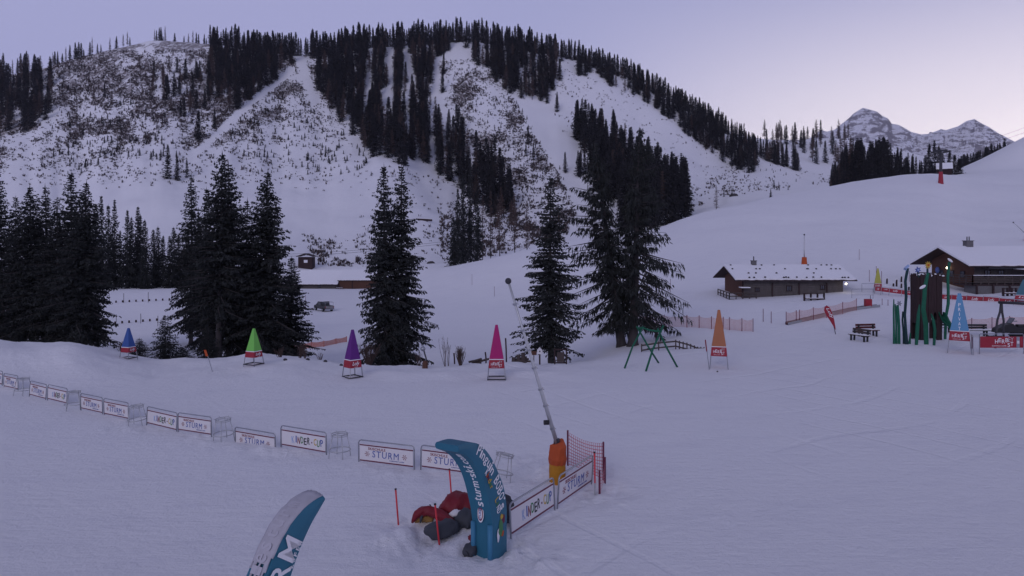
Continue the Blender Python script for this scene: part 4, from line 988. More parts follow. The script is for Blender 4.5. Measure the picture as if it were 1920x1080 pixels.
# --- netting
def net(pts, h, label, group, m='net', post=.03, ph=None, sag=.12, postm='redtext', cat='safety net', posts=None, lab=None, lean=None):
    """pts: ground points; one sheet of net plus its posts"""
    root = empty('safety_net', pts[0], label=label, cat=cat, group=group); o0 = pts[0]
    V = []; UVv = []; Fs = []; s = 0
    for i in range(len(pts)-1):
        a = pts[i]; b = pts[i+1]; ln = (b-a).length; n = 8
        for k in range(n+(1 if i == len(pts)-2 else 0)):
            t = k/n; p = a.lerp(b, t)-o0; dz = -sag*h*4*t*(1-t); wob = .05*math.sin(6.28*t+i)
            V += [tuple(p+Vector((0, wob, .03-dz*.2))), tuple(p+Vector((0, wob*.5, h*.5+dz*.6))), tuple(p+Vector((0, 0, h+dz)))]; UVv += [(s+ln*t, 0), (s+ln*t, h*.5), (s+ln*t, h)]
        s += ln
    n = len(V)//3; Fs = [(3*i+j, 3*i+3+j, 3*i+4+j, 3*i+1+j) for i in range(n-1) for j in (0, 1)]
    me = bpy.data.meshes.new('net'); me.from_pydata(V, [], Fs); me.materials.append(M[m]); uv = me.uv_layers.new(name='UVMap')
    for lp in me.loops: uv.data[lp.index].uv = UVv[lp.vertex_index]
    link(me, 'net', root)
    for i, p in enumerate(pts):
        q = p-o0; lx = (lean or {}).get(i, 0)
        MB().tube([q+Vector((0, 0, -.2)), q+Vector((lx, 0, (ph or h)+.04))], post, 6).build('post', M[postm], root)
    return root
def rowpts(lst, ymin=48): return [foot(px, py, ymin=ymin) for px, py in lst]
net(rowpts([(1196, 611), (1219, 612), (1243, 613), (1288, 614), (1311, 615), (1334, 617), (1356, 618), (1368, 619), (1391, 621), (1412, 622)], 58), 1.1, 'orange safety net sagging between thin posts behind the orange cone', 'safety nets', lean={2: .15}, postm='maroon')
net(rowpts([(1474, 609), (1493, 606), (1499, 605), (1525, 600), (1550, 596), (1580, 589), (1606, 582)], 52), 1.15, 'orange safety net running up beside the conveyor lift', 'safety nets', postm='maroon')
net(rowpts([(503, 665), (530, 662), (557, 657), (584, 652), (607, 650), (630, 645), (650, 641)], 60), .62, 'low sagging orange net left of the purple cone', 'safety nets', m='netdense', postm='orange', post=.035)
net(rowpts([(1796, 619), (1822, 618), (1860, 616), (1893, 614), (1935, 612)], 52), .95, 'pale orange net behind the dark bench at the right', 'safety nets', postm='maroon')
net([Vector((1.85, 23.0, gz(1.85, 23)+.02)), Vector((2.8, 21.25, gz(2.8, 21.25)+.02))], 1.12, 'red and yellow netting stretched behind the lance padding', 'netting round the lance', m='nethot', sag=.10, postm='maroon')
net([Vector((2.83, 21.1, gz(2.83, 21.1))), Vector((2.55, 20.2, gz(2.55, 20.2)-.1))], .75, 'short end of red netting hanging from the same dark red post', 'netting round the lance', m='nethot', sag=.4, postm='maroon')

# --- deflated inflatable figure lying behind the arch
def deflated():
    o = Vector((-1.9, 17.6, gz(-1.9, 17.6))); root = empty('deflated_inflatable', o, label='collapsed red and grey inflatable lying in the snow behind the teal arch', cat='inflatable')
    def P(px, py, dz=0):
        Y = CAMH*F/(py-HY); Y = (CAMH-dz)*F/(py-HY); return Vector(((px-960)/F*Y, Y, dz))-Vector((o.x, o.y, 0))
    def lump(pts, rs, m, name, seed, flat=.75, lab=None):
        mb = MB(); n = 30; pts2 = []; rs2 = []
        P_ = np.array([list(p) for p in pts]); s = np.linspace(0, 1, len(pts)); q = np.linspace(0, 1, 18)
        C3 = [pchip(s, P_[:, i], q) for i in range(3)] if len(pts) > 2 else [np.interp(q, s, P_[:, i]) for i in range(3)]
        R3 = np.interp(q, s, rs)*np.clip(np.sin(np.pi*np.clip(q*.94+.03, 0, 1))**.35, .2, 1)
        mb.tube([Vector((C3[0][i], C3[1][i], C3[2][i])) for i in range(18)], list(R3), n)
        rr = random.Random(seed); out = []
        for i, (x, y, z) in enumerate(mb.v):
            r_ = i//n; a = i % n; kf = .90+.09*math.sin(a*.85+r_*.9+seed)+.05*math.sin(r_*2.3+a*.5)+.045*math.sin(a*1.9+r_*1.7+seed*2)*math.sin(r_*.6+seed)
            c = Vector((C3[0][min(r_, 17)], C3[1][min(r_, 17)], C3[2][min(r_, 17)])); v = c+(Vector((x, y, z))-c)*kf; v.z = c.z+(v.z-c.z)*flat; v.z = max(v.z, -.12)
            out.append(tuple(v))
        mb.v = out; mb.build(name, M[m], root, smooth=True, **({'label': lab} if lab else {}))
    lump([P(824, 960, .18), P(842, 952, .30), P(866, 946, .36), P(905, 948, .36)], [.20, .38, .46, .42], 'red_f', 'body', 1, .92, 'big red dome')
    lump([P(826, 966, .12), P(850, 962, .22), P(880, 962, .25)], [.14, .24, .22], 'grey_f', 'belt', 2, .8)
    lump([P(773, 977, .05), P(783, 962, .28), P(800, 955, .36), P(830, 966, .30), P(856, 985, .20)], [.08, .13, .14, .16, .17], 'red_f', 'arm', 3, 1, 'red arm bent over to the left')
    lump([P(778, 976, .02), P(793, 966, .16), P(812, 972, .10)], [.10, .20, .14], 'yel_f', 'lining', 4, .8)
    lump([P(788, 978, .10), P(792, 958, .34), P(796, 955, .38)], [.04, .06, .05], 'grey_f', 'strap', 12, 1)
    lump([P(800, 990, .14), P(818, 992, .26), P(845, 985, .22), P(862, 984, .14)], [.20, .30, .27, .18], 'grey_f', 'leg', 5, .8)
    lump([P(856, 985, .12), P(872, 972, .28), P(892, 968, .30)], [.20, .34, .36], 'grey_f', 'leg', 6, .85)
    lump([P(842, 964, .30), P(856, 960, .40), P(868, 958, .36)], [.10, .15, .1], 'white', 'patch', 7, .7)
    lump([P(912, 950, .25), P(934, 950, .36), P(953, 972, .22)], [.42, .46, .34], 'grey_f', 'body', 8, .9, 'dark grey bulk behind the arch')
    lump([P(872, 1036, .02), P(880, 1030, .14), P(893, 1015, .22)], [.10, .20, .2], 'grey_f', 'hand', 9, .8)
    lump([P(884, 1012, .22), P(888, 1003, .30)], [.12, .14], 'red_f', 'cuff', 10, 1)
    mb = MB(); 
    mb.tube([P(806, 944, .30), P(812, 954, .34)], .02, 5); mb.build('cord', M['blackp'], root)
deflated()

# --- tall cone signs
def cone_sign(px, py, top, colour, label, rot=.0, hw=.50, text='HERB', Y=None, legs=True, group='tall cloth cone signs', privat=False, base=False):
    Y = Y or CAMH*F/(py-HY); x = (px-960)/F*Y; z = gz(x, Y); h = CAMH+(HY-top)*Y/F-z
    root = empty('cone_sign', (x, Y, z), math.atan2(-x, Y)*1.0+rot, label=label, cat='cone sign', group=group)
    zb = h*.215; zt = h*.37; w0 = hw; w1 = hw*.90; w2 = hw*.16
    def frus(z0, z1, a, b, name, m, par=root):
        v = [(-a, -a, z0), (a, -a, z0), (a, a, z0), (-a, a, z0), (-b, -b, z1), (b, -b, z1), (b, b, z1), (-b, b, z1)]
        return MB().add(v, [(3, 2, 1, 0), (4, 5, 6, 7), (0, 1, 5, 4), (1, 2, 6, 5), (2, 3, 7, 6), (3, 0, 4, 7)]).build(name, M[m], par, bevel=.012)
    bb = frus(zb, zt, w0, w1, 'band', 'red'); frus(zt+.045, h, w1*.97, w2, 'cloth', 'cone_'+colour)
    frus(zt, zt+.045, w1*1.02, w1*1.0, 'piping', 'whitet')
    mb = MB(); 
    for sx_, sy in ((-1, -1), (1, -1), (1, 1), (-1, 1)):
        MB().tube([(sx_*w0*1.12, sy*w0*1.12, -.10), (sx_*w0*.96, sy*w0*.96, zb+.02)], .028, 6).build('leg', M['metal'], root)
    if base:
        f = MB()
        for s in (-1, 1): f.box((0, s*w0*1.1, .05), (w0*2.3, .07, .05)); f.box((s*w0*1.1, 0, .04), (.06, w0*2.2, .04))
        f.build('skid', M['dark'], root)
    tl = math.atan2(w0-w1, zt-zb)
    hh = zt-zb
    for q in ((0, 1) if rot else (0,)):
        Rz = Matrix.Rotation(q*math.pi/2 if rot > 0 else -q*math.pi/2, 4, 'Z')
        def lt(body, th, wd, xx, zz, sh=0, bo=.015, m_='whitet'):
            o = link(text_mesh(body, th, M[m_], wd, shear=sh, bold=bo), 'lettering', root)
            yy = -(w0-(w0-w1)*((zz-zb)/hh))-.006
            o.matrix_local = Rz @ Matrix.Translation((xx, yy, zz)) @ Matrix.Rotation(-tl, 4, 'X')
        if text == 'HERB':
            for i, ch in enumerate('HERB'): lt(ch, hh*.34, hw*.22, -hw*.58+i*hw*.27, zb+hh*(.50+(.07 if i % 2 else -.0)))
            lt('S', hh*.30, hw*.18, hw*.36, zb+hh*.30); lt('T', hh*.30, hw*.2, hw*.58, zb+hh*.36); lt('Y', hh*.26, hw*.2, hw*.60, zb+hh*.76, m_='steel'); lt('E', hh*.20, hw*.15, hw*.40, zb+hh*.78, m_='steel')
            lt('SKISCHULE LOFER', hh*.07, hw*.75, -hw*.25, zb+hh*.16)
        else:
            lt(text, hh*.62, hw*1.2, 0, zb+hh*.52, .35, .03); lt('LOFER', hh*.08, hw*.6, 0, zb+hh*.10)
    if privat:
        H2 = h-zt
        for i, ch in enumerate('PRIVAT'):
            zz = zt+H2*(.70-i*.125); s = (w1*.97+(w2-w1*.97)*((zz-zt)/H2)); tl2 = math.atan2(w1*.97-w2, H2)
            o = link(text_mesh(ch, H2*.088, M['whitet'], H2*(.055 if ch != 'I' else .014), bold=.01), 'lettering', root); o.matrix_local = Matrix.Translation((0, -s-.006, zz)) @ Matrix.Rotation(-tl2, 4, 'X')
    return root
cone_sign(241, 677, 615, 'blue', 'blue cloth cone with a red band at the far left', .78, .32, 'Lofy', base=True)
cone_sign(476, 691, 616, 'lime', 'lime green cloth cone in front of the big spruce clump', .82, .36, 'Lofy', base=True)
cone_sign(661, 705, 618, 'purple', 'purple cloth cone between the spruce clump and the lone pair', .55, .37, 'Lofy', base=True)
cone_sign(931, 709, 609, 'magenta', 'magenta cloth cone left of the leaning snow lance', 0, .44, base=True)
cone_sign(1348, 690, 581, 'orange', 'orange cloth cone on four legs right of the green swing frame', .0, .47)
cone_sign(1799, 661, 550, 'sky', 'light blue cloth cone with white vertical lettering in front of the playground', .0, .62, privat=True)
cone_sign(1646, 545, 503, 'yellow', 'yellow cloth cone behind the left end of the red banner fence', .0, .44, 'Lofy', Y=84)
cone_sign(1921, 566, 524, 'teal', 'dark teal cloth cone cut off by the right edge', .0, .85, 'Lofy', Y=73)

# --- leaning marker, flags
def marker(pxb, pyb, px, pyt, label, m, name, cat, wide=.16, frac=(.62, .98)):
    Y = CAMH*F/(pyb-HY); b = Vector(((pxb-960)/F*Y, Y, 0)); b.z = gz(b.x, b.y)-.05; d = AT(px, pyt, Y)-b
    root = empty(name, b, label=label, cat=cat); MB().tube([(0, 0, 0), d], .02, 6).build('pole', M['metal'], root)
    a = d*frac[0]; c = d*frac[1]; mb = MB(); mb.add([a+Vector((-wide, -.03, 0)), a+Vector((wide*.2, -.03, 0)), c+Vector((wide*.2, -.03, 0)), c+Vector((-wide, -.03, 0)), a+Vector((-wide, .0, 0)), a+Vector((wide*.2, .0, 0)), c+Vector((wide*.2, .0, 0)), c+Vector((-wide, .0, 0))], [(0, 1, 2, 3), (7, 6, 5, 4), (0, 4, 5, 1), (1, 5, 6, 2), (2, 6, 7, 3), (3, 7, 4, 0)])
    mb.build('pad', M[m], root); return root
marker(399, 698, 386, 656, 'orange paddle on a leaning pole in front of the bare trunks', 'orange', 'marker_pole', 'marker', .11, (.72, 1.0))
marker(1330, 694, 1323, 637, 'narrow dark red furled flag on a leaning pole left of the orange cone', 'redtext', 'furled_flag', 'flag', .05, (.62, 1.0))
def feather():
    Y = 57.0; b = gp(1567, Y); root = empty('feather_flag', b, label='red feather flag leaning left beside the conveyor lift', cat='flag')
    def q(px, py): return AT(px, py, Y)-b
    pts = [q(1567, 628), q(1562, 606), q(1556, 590), q(1551, 578), q(1548, 575), q(1546, 578)]
    MB().tube(pts, [.03, .025, .02, .015, .012, .01], 6).build('pole', M['dark'], root)
    out = [(1567, 619), (1564, 600), (1559, 584), (1555, 576), (1550, 573), (1546, 575), (1545, 582), (1549, 591), (1556, 601)]
    mb = MB(); n = len(out); a = [q(*p)+Vector((0, -.03, 0)) for p in out]; c = [q(*p)+Vector((0, .0, 0)) for p in out]
    mb.add(a+c, [tuple(range(n)), tuple(range(2*n-1, n-1, -1))]+[(i, i+n, (i+1) % n+n, (i+1) % n) for i in range(n)]); mb.build('cloth', M['red'], root)
    o = link(text_mesh('Lofy', .30, M['whitet'], .95, shear=.3, bold=.03), 'lettering', root); o.location = q(1555, 587)+Vector((0, -.05, 0)); o.rotation_euler = (0, math.radians(62), 0)
feather()

# --- green swing frame, wooden rail, black swing
def beam_set(name, label, cat, parts, m, group=None):
    b = parts[0][1][0]; root = empty(name, b, label=label, cat=cat)
    if group: root['group'] = group
    for pn, pts, r in parts: MB().tube([p-b for p in pts], r, 8).build(pn, M[m] if isinstance(m, str) else m, root, smooth=True)
    return root
sw = beam_set('swing_frame', 'green wooden swing frame of crossed poles standing empty on the snow', 'swing frame', [
    ('leg', [gp(1171, 41.6), AT(1186, 650, 41.8), AT(1206, 612, 42.2)], .055), ('leg', [gp(1235, 43.2), AT(1216, 651, 42.8), AT(1194, 612, 42.2)], .055),
    ('leg', [gp(1211, 40.3), AT(1224, 655, 40.8), AT(1244, 610, 41.2)], .06), ('leg', [gp(1270, 41.6), AT(1250, 652, 41.4), AT(1233, 616, 41.2)], .06),
    ('crossbar', [AT(1196, 615, 42.2), AT(1206, 615, 42.0), AT(1218, 619, 41.7), AT(1240, 622, 41.2)], .055)], 'green')
sw2 = beam_set('swing_frame', 'black swing frame with bent legs behind the red banner at the right edge', 'swing frame', [
    ('leg', [gp(1866, 49.5), AT(1868, 618, 49.5), AT(1870, 600, 49.7), AT(1875, 585, 49.8), AT(1877, 568, 50)], .075), ('leg', [gp(1883, 50.2), AT(1881, 616, 50), AT(1882, 602, 50), AT(1879, 585, 50), AT(1878, 568, 50)], .075),
    ('crossbar', [AT(1873, 567, 50), AT(1900, 568, 49), AT(1945, 571, 48)], .10), ('leg', [gp(1940, 48), AT(1937, 600, 48), AT(1935, 570, 48)], .07)], 'dark')
def rail():
    b = gp(1203, 50); root = empty('wooden_railing', b, label='weathered wooden railing of a small bridge behind the green swing frame', cat='railing')
    topr = [(1202, 648), (1235, 643), (1267, 640), (1290, 646), (1308, 653), (1321, 654)]; low = [(1202, 657), (1235, 652), (1267, 649), (1290, 655), (1308, 662), (1321, 662)]
    for r_ in (topr, low): MB().tube([AT(px, py, 50)-b for px, py in r_], .06, 6).build('rail', M['wood'], root)
    mb = MB()
    for px in (1203, 1235, 1267, 1274, 1281, 1288, 1295, 1302, 1308, 1314, 1320):
        t = np.interp(px, [p[0] for p in topr], [p[1] for p in topr]); MB().tube([AT(px, t+16, 50)-b, AT(px, t-3, 50)-b], .045, 6).build('picket', M['wood'], root)
rail()

# --- benches
def bench(px, Y, rz, m, label, wd=1.5, sc=1.0, snow=True):
    p = gp(px, Y); root = empty('park_bench', (p.x, p.y, p.z-.05), rz, sc, label=label, cat='bench', group='benches by the playground')
    s = MB()
    for i in range(3): s.box((0, -.18+i*.15, .45), (wd, .12, .045))
    s.build('seat', M[m], root, bevel=.008)
    b = MB()
    for i in range(2): b.box((0, .22+i*.02, .62+i*.17), (wd, .035, .145), Matrix.Rotation(-.12, 3, 'X'))
    b.build('backrest', M[m], root, bevel=.008)
    for s_ in (-1, 1):
        l = MB(); l.box((s_*wd*.36, -.16, .20), (.09, .09, .46)); l.box((s_*wd*.36, .17, .40), (.09, .09, .84), Matrix.Rotation(-.08, 3, 'X')); l.box((s_*wd*.36, 0, .395), (.085, .46, .06)); l.build('leg', M['benchm'], root)
    if snow:
        MB().box((0, -.03, .495), (wd*.97, .40, .045)).build('snow_cover', M['snowcap'], root, bevel=.02)
    return root
bench(1627, 56, .18, 'seat', 'red-brown bench with snow on its seat left of the playground', 1.5, 1.2)
bench(1611, 53.5, -1.15, 'wood', 'dark bench seen end-on in front of the red-brown one', 1.4, 1.15)
bench(1830, 56, -.06, 'benchm', 'long dark bench between the light blue cone and the black swing frame', 1.75, 1.15)
bench(1768, 57.5, .0, 'benchm', 'dark bench half hidden behind the playground tower', 1.5, 1.1)

# --- playground tower with giant flowers
def flower(c, r, n, m, root, inner='yellow_p', rot=0, name='flower', tilt=0):
    mb = MB(); R = Matrix.Rotation(tilt, 3, 'X') @ Matrix.Rotation(rot, 3, 'Y')
    out = []
    for i in range(n*2): a = math.pi*i/n; q = r*(1 if i % 2 == 0 else .45); out.append((q*math.cos(a), q*math.sin(a)))
    mb.prism(out, -.04, .04); mb.v = [tuple(R @ Vector(v)+c) for v in mb.v]; o = mb.build(name, M[m], root)
    if inner: 
        k = MB(); k.tube([(0, -.06, 0), (0, .0, 0)], r*.28, 10); k.v = [tuple(R @ Vector(v)+c) for v in k.v]; k.build('flower_heart', M[inner], o)
def stalk(pts, ws, m, root, base, name='stalk', th=.10):
    """flat curved board cut like a blade of grass"""
    P_ = [AT(px, py, Y)-base for px, py, Y in pts]; mb = MB(); V = []
    for p, w_ in zip(P_, ws): V += [p+Vector((-w_/2, -th/2, 0)), p+Vector((w_/2, -th/2, 0)), p+Vector((w_/2, th/2, 0)), p+Vector((-w_/2, th/2, 0))]
    n = len(P_); Fs = [(4*i+j, 4*i+(j+1) % 4, 4*i+4+(j+1) % 4, 4*i+4+j) for i in range(n-1) for j in range(4)]+[(3, 2, 1, 0), (4*n-4, 4*n-3, 4*n-2, 4*n-1)]
    return mb.add(V, Fs).build(name, M[m], root)
def playground():
    b = gp(1738, 54); root = empty('playground_tower', b, label='dark wooden playground tower with giant carved green stalks and flowers', cat='playground tower')
    rr = random.Random(8); Wd = 1.90; cx0 = (1720-960)/F*54-b.x
    mb = MB(); ztop = CAMH+(HY-515)*54/F-b.z; Dp = .9
    nb = 9; bw = Wd/nb
    for side in range(4):
        for i in range(nb):
            t = (i+.5)/nb*Wd; hT = ztop+rr.uniform(-.22, .10); zb = -.1
            if side == 0: zb = -.1 if i < 3 or i >= 7 else (1.35 if i != 5 else 1.7)
            if side == 0 and i == 3: zb = -.1
            if side in (1, 3) and 2 <= i <= 6: zb = 1.3
            if side == 2 and 2 <= i <= 6: zb = 1.3
            x, y = {0: (t, 0), 1: (Wd, t*Dp/Wd), 2: (t, Dp), 3: (0, t*Dp/Wd)}[side]; dx, dy = (bw*.93, .09) if side in (0, 2) else (.09, bw*.93)
            off = rr.uniform(-.03, .03)
            segs = [(zb, hT)]
            if side == 0 and i == 6: segs = [(1.6+.55, hT), (zb, 1.55)]
            if side == 0 and i == 2: segs = [(zb, 1.75), (2.2, hT)]
            if side == 2 and i in (6, 7, 2): segs = [(2.4, hT), (zb, 1.4)]
            for z0, z1 in segs: mb.box((cx0+x, y+off, (z0+z1)/2), (dx, dy if side in (0, 2) else dy*Dp/Wd, z1-z0), Matrix.Rotation(rr.uniform(-.012, .012), 3, 'Y'))
    mb.build('palisade', M['woodv'], root)
    MB().box((cx0+Wd/2, Dp/2, 1.45), (Wd-.2, Dp-.1, .12)).build('platform', M['woodv'], root)
    sn = MB()
    for i in range(7): sn.ball((cx0+.15+i*.31, 0, ztop+rr.uniform(-.1, .04)), (.12, .08, .06), 8, 5)
    sn.build('snow_cap', M['snowcap'], root)
    stalk([(1737, 654, 51.5), (1736, 610, 51.5), (1731, 580, 51.5), (1733, 560, 51.5), (1734, 540, 51.5), (1737, 525, 51.6), (1740, 512, 51.6)], [.28, .34, .30, .26, .26, .22, .16], 'green', root, b)
    stalk([(1718, 650, 51.2), (1720, 615, 51.2), (1722, 590, 51.2), (1724, 571, 51.2)], [.18, .24, .20, .03], 'green', root, b)
    stalk([(1751, 652, 51), (1753, 620, 51), (1750, 600, 51), (1746, 588, 51)], [.14, .18, .16, .05], 'green', root, b)
    stalk([(1772, 636, 53.5), (1773, 612, 53.5), (1774, 592, 53.5), (1778, 569, 53.5), (1778, 545, 53.5), (1777, 520, 53.5), (1780, 491, 53.5)], [.16, .17, .17, .20, .17, .18, .17], 'green', root, b)
    stalk([(1700, 647, 51.6), (1698, 615, 51.6), (1696.5, 590, 51.6), (1699, 556, 51.6), (1697.5, 527, 51.6), (1702, 503, 51.6)], [.24, .16, .15, .17, .16, .17], 'dkgreen', root, b)
    q = lambda px, py, Y: AT(px, py, Y)-b
    flower(q(1721, 506, 54), .27, 6, 'blue', root, 'paleblue', .3); flower(q(1740, 497, 54), .30, 11, 'yellow_p', root, 'orange')
    stalk([(1739, 518, 54), (1739, 500, 54.1)], [.12, .10], 'dkgreen', root, b, 'flower_stem'); stalk([(1722, 520, 54), (1721, 507, 54.1)], [.12, .10], 'dkgreen', root, b, 'flower_stem')
    mb = MB(); mb.ball(q(1730, 538, 51.3), (.27, .06, .11), 12, 8, rot=Matrix.Rotation(-.5, 3, 'Y')); mb.build('petal', M['whitet'], root)
    mb = MB(); mb.ball(q(1781.5, 488, 53.3), (.24, .06, .09), 12, 8, rot=Matrix.Rotation(.65, 3, 'Y')); mb.build('petal', M['whitet'], root)
    mb = MB(); mb.box(q(1700, 501, 51.5), (.44, .07, .17), Matrix.Rotation(-.7, 3, 'Y')); mb.box(q(1697, 505, 51.5), (.2, .07, .12), Matrix.Rotation(.4, 3, 'Y')); mb.build('petal', M['paleblue'], root)
    # slide
    mb = MB(); P_ = [q(1762, 588, 54), q(1767, 590, 53.5), q(1773, 603, 53), q(1781, 612, 52.5), q(1789, 624, 52)]; V = []
    for i, p in enumerate(P_):
        for k in range(7): a = math.pi*(k/6); V.append(p+Vector((.0, -.30*math.cos(a), -.30*math.sin(a)+.14))*(1.3 if i < 3 else .8))
    n = len(P_); mb.add(V, [(7*i+j, 7*i+j+1, 7*i+8+j, 7*i+7+j) for i in range(n-1) for j in range(6)]); o = mb.build('slide', M['green'], root, smooth=True); s_ = o.modifiers.new('t', 'SOLIDIFY'); s_.thickness = .05
playground()
GP = 'carved grass-blade posts left of the playground tower'
for lst, ws, m, lab in (([(1676.5, 646), (1676, 610), (1675.5, 580), (1676, 561)], [.15, .10, .08, .03], 'green', 'tallest thin green post at the left end of the playground'),
                        ([(1681, 645), (1680.5, 610), (1679, 575), (1678.5, 570)], [.12, .10, .08, .03], 'green', 'green post squeezed between two taller ones'),
                        ([(1686, 649), (1685.5, 612), (1684, 590), (1683, 572)], [.15, .16, .18, .13], 'green', 'broad green post topped by a grey flower'),
                        ([(1695, 650), (1694, 622), (1692, 600), (1693, 584)], [.13, .10, .09, .07], 'dkgreen', 'thin crooked dark post with a bare top'),
                        ([(1705, 648), (1706, 636), (1707, 624)], [.18, .10, .04], 'green', 'shortest green post in front of the tower')):
    Y = 51.8; b = gp(lst[0][0], Y); root = empty('grass_blade_post', b, label=lab, cat='carved post', group=GP); stalk([(p[0], p[1], Y) for p in lst], ws, m, root, b, 'blade')
    if 'flower' in lab: flower(AT(1686, 569, Y)-b, .22, 6, 'metal', root, None)

# --- red advert banner on a frame, and the small side frame
def framed_banner():
    Y = 46.8; a = gp(1836.5, Y); bpt = gp(1919, Y); root = empty('framed_banner', a, label='red framed banner with white lettering on the right, in front of the black swing', cat='banner', group='framed banners at the right edge'); Wd = bpt.x-a.x
    h = CAMH+(HY-626)*Y/F-a.z; MB().tube([(0, 0, -.1), (0, 0, h-.05), (.05, 0, h), (Wd-.05, 0, h), (Wd, 0, h-.05), (Wd, 0, -.1)], .028, 6).build('frame', M['metal'], root)
    z1 = CAMH+(HY-631)*Y/F-a.z; z0 = CAMH+(HY-652)*Y/F-a.z; zc = (z0+z1)/2; hh = z1-z0
    MB().box((Wd/2, -.01, zc), (Wd-.08, .03, hh)).build('panel', M['red'], root)
    MB().box((Wd*.87, -.028, zc), (Wd*.07, .01, hh*.96)).build('patch', M['metal'], root); MB().box((Wd*.87, -.036, zc), (Wd*.055, .01, hh*.25)).build('patch', M['white'], root)
    for i, ch in enumerate('HERB'): put(text_mesh(ch, hh*.36, M['whitet'], .20, bold=.02), 'lettering', root, (Wd*.38+i*.235, -.03, zc+hh*(.06+(.12 if i % 2 else 0))))
    put(text_mesh('S', hh*.34, M['whitet'], .18, bold=.02), 'lettering', root, (Wd*.66, -.03, zc-hh*.24)); put(text_mesh('T', hh*.34, M['whitet'], .18, bold=.02), 'lettering', root, (Wd*.73, -.03, zc-hh*.16)); put(text_mesh('EY', hh*.4, M['steel'], .36, bold=.01), 'lettering', root, (Wd*.71, -.03, zc+hh*.24))
    put(text_mesh('SKISCHULE LOFER', hh*.11, M['whitet'], Wd*.33), 'lettering', root, (Wd*.44, -.03, zc-hh*.33))
    a = gp(1824.5, 46.3); root = empty('framed_banner', a, math.radians(62), label='narrow frame standing end-on between the light blue cone and the red banner', cat='banner', group='framed banners at the right edge')
    MB().tube([(0, 0, -.1), (0, 0, 1.2), (.05, 0, 1.25), (.75, 0, 1.30), (.8, 0, 1.25), (.8, 0, -.1)], .025, 6).build('frame', M['metal'], root); MB().box((.4, 0, .78), (.7, .025, .75)).build('panel', M['cone_purple2'], root)
M['cone_purple2'] = mat('faded_rose_panel', (.28, .16, .22), .7, var=.3)
framed_banner()

# --- red banner fence
def red_fence():
    ks = [1640, 1652, 1667, 1690, 1715, 1740, 1765, 1784, 1812, 1843, 1873, 1907, 1940]
    tp = lambda px: np.interp(px, [1640, 1667, 1715, 1765, 1812, 1843, 1873, 1907, 1940], [537, 540, 546.5, 551, 553.5, 555, 558, 562, 565]); bt = lambda px: np.interp(px, [1640, 1715, 1765, 1812, 1843, 1873, 1907, 1940], [545, 555, 562, 566, 568.5, 571, 574, 577])
    names = ['leftmost', 'second', 'third', 'fourth', 'fifth', 'sixth', 'seventh', 'eighth', 'ninth', 'tenth', 'eleventh', 'twelfth']
    for i in range(12):
        Ya = np.interp(ks[i], [1640, 1940], [82, 74]); Yb = np.interp(ks[i+1], [1640, 1940], [82, 74])
        a = AT(ks[i], bt(ks[i]), Ya); c = AT(ks[i+1], bt(ks[i+1]), Yb); h = (bt(ks[i])-tp(ks[i]))*Ya/F
        d = c-a; ln = Vector((d.x, d.y, 0)).length; rz = math.atan2(d.y, d.x); slope = math.atan2(d.z, ln)
        root = empty('fence_banner', a, label='%s red banner of the long fence below the chalet, counted from the left' % names[i], cat='banner', group='red banners of the fence below the chalet')
        root.rotation_euler = (0, -slope, rz)
        MB().box((ln/2, 0, h*.48), (ln-.06, .03, h*.9)).build('panel', M['red'], root)
        f = MB(); f.tube([(0, 0, -.45), (0, 0, h+.04)], .03, 6); f.tube([(0, 0, h+.04), (ln-.05, 0, h+.04)], .02, 6); f.build('frame', M['metal'], root)
        if i % 2 == 0 or i == 9: put(text_mesh('Lofy', h*.55, M['whitet'], min(ln*.4, 1.0), shear=.35, bold=.03), 'lettering', root, (ln*.5, -.025, h*.5))
        else: put(text_mesh('LOFER', h*.26, M['whitet'], ln*.45, bold=.02), 'lettering', root, (ln*.55, -.025, h*.6))
red_fence()

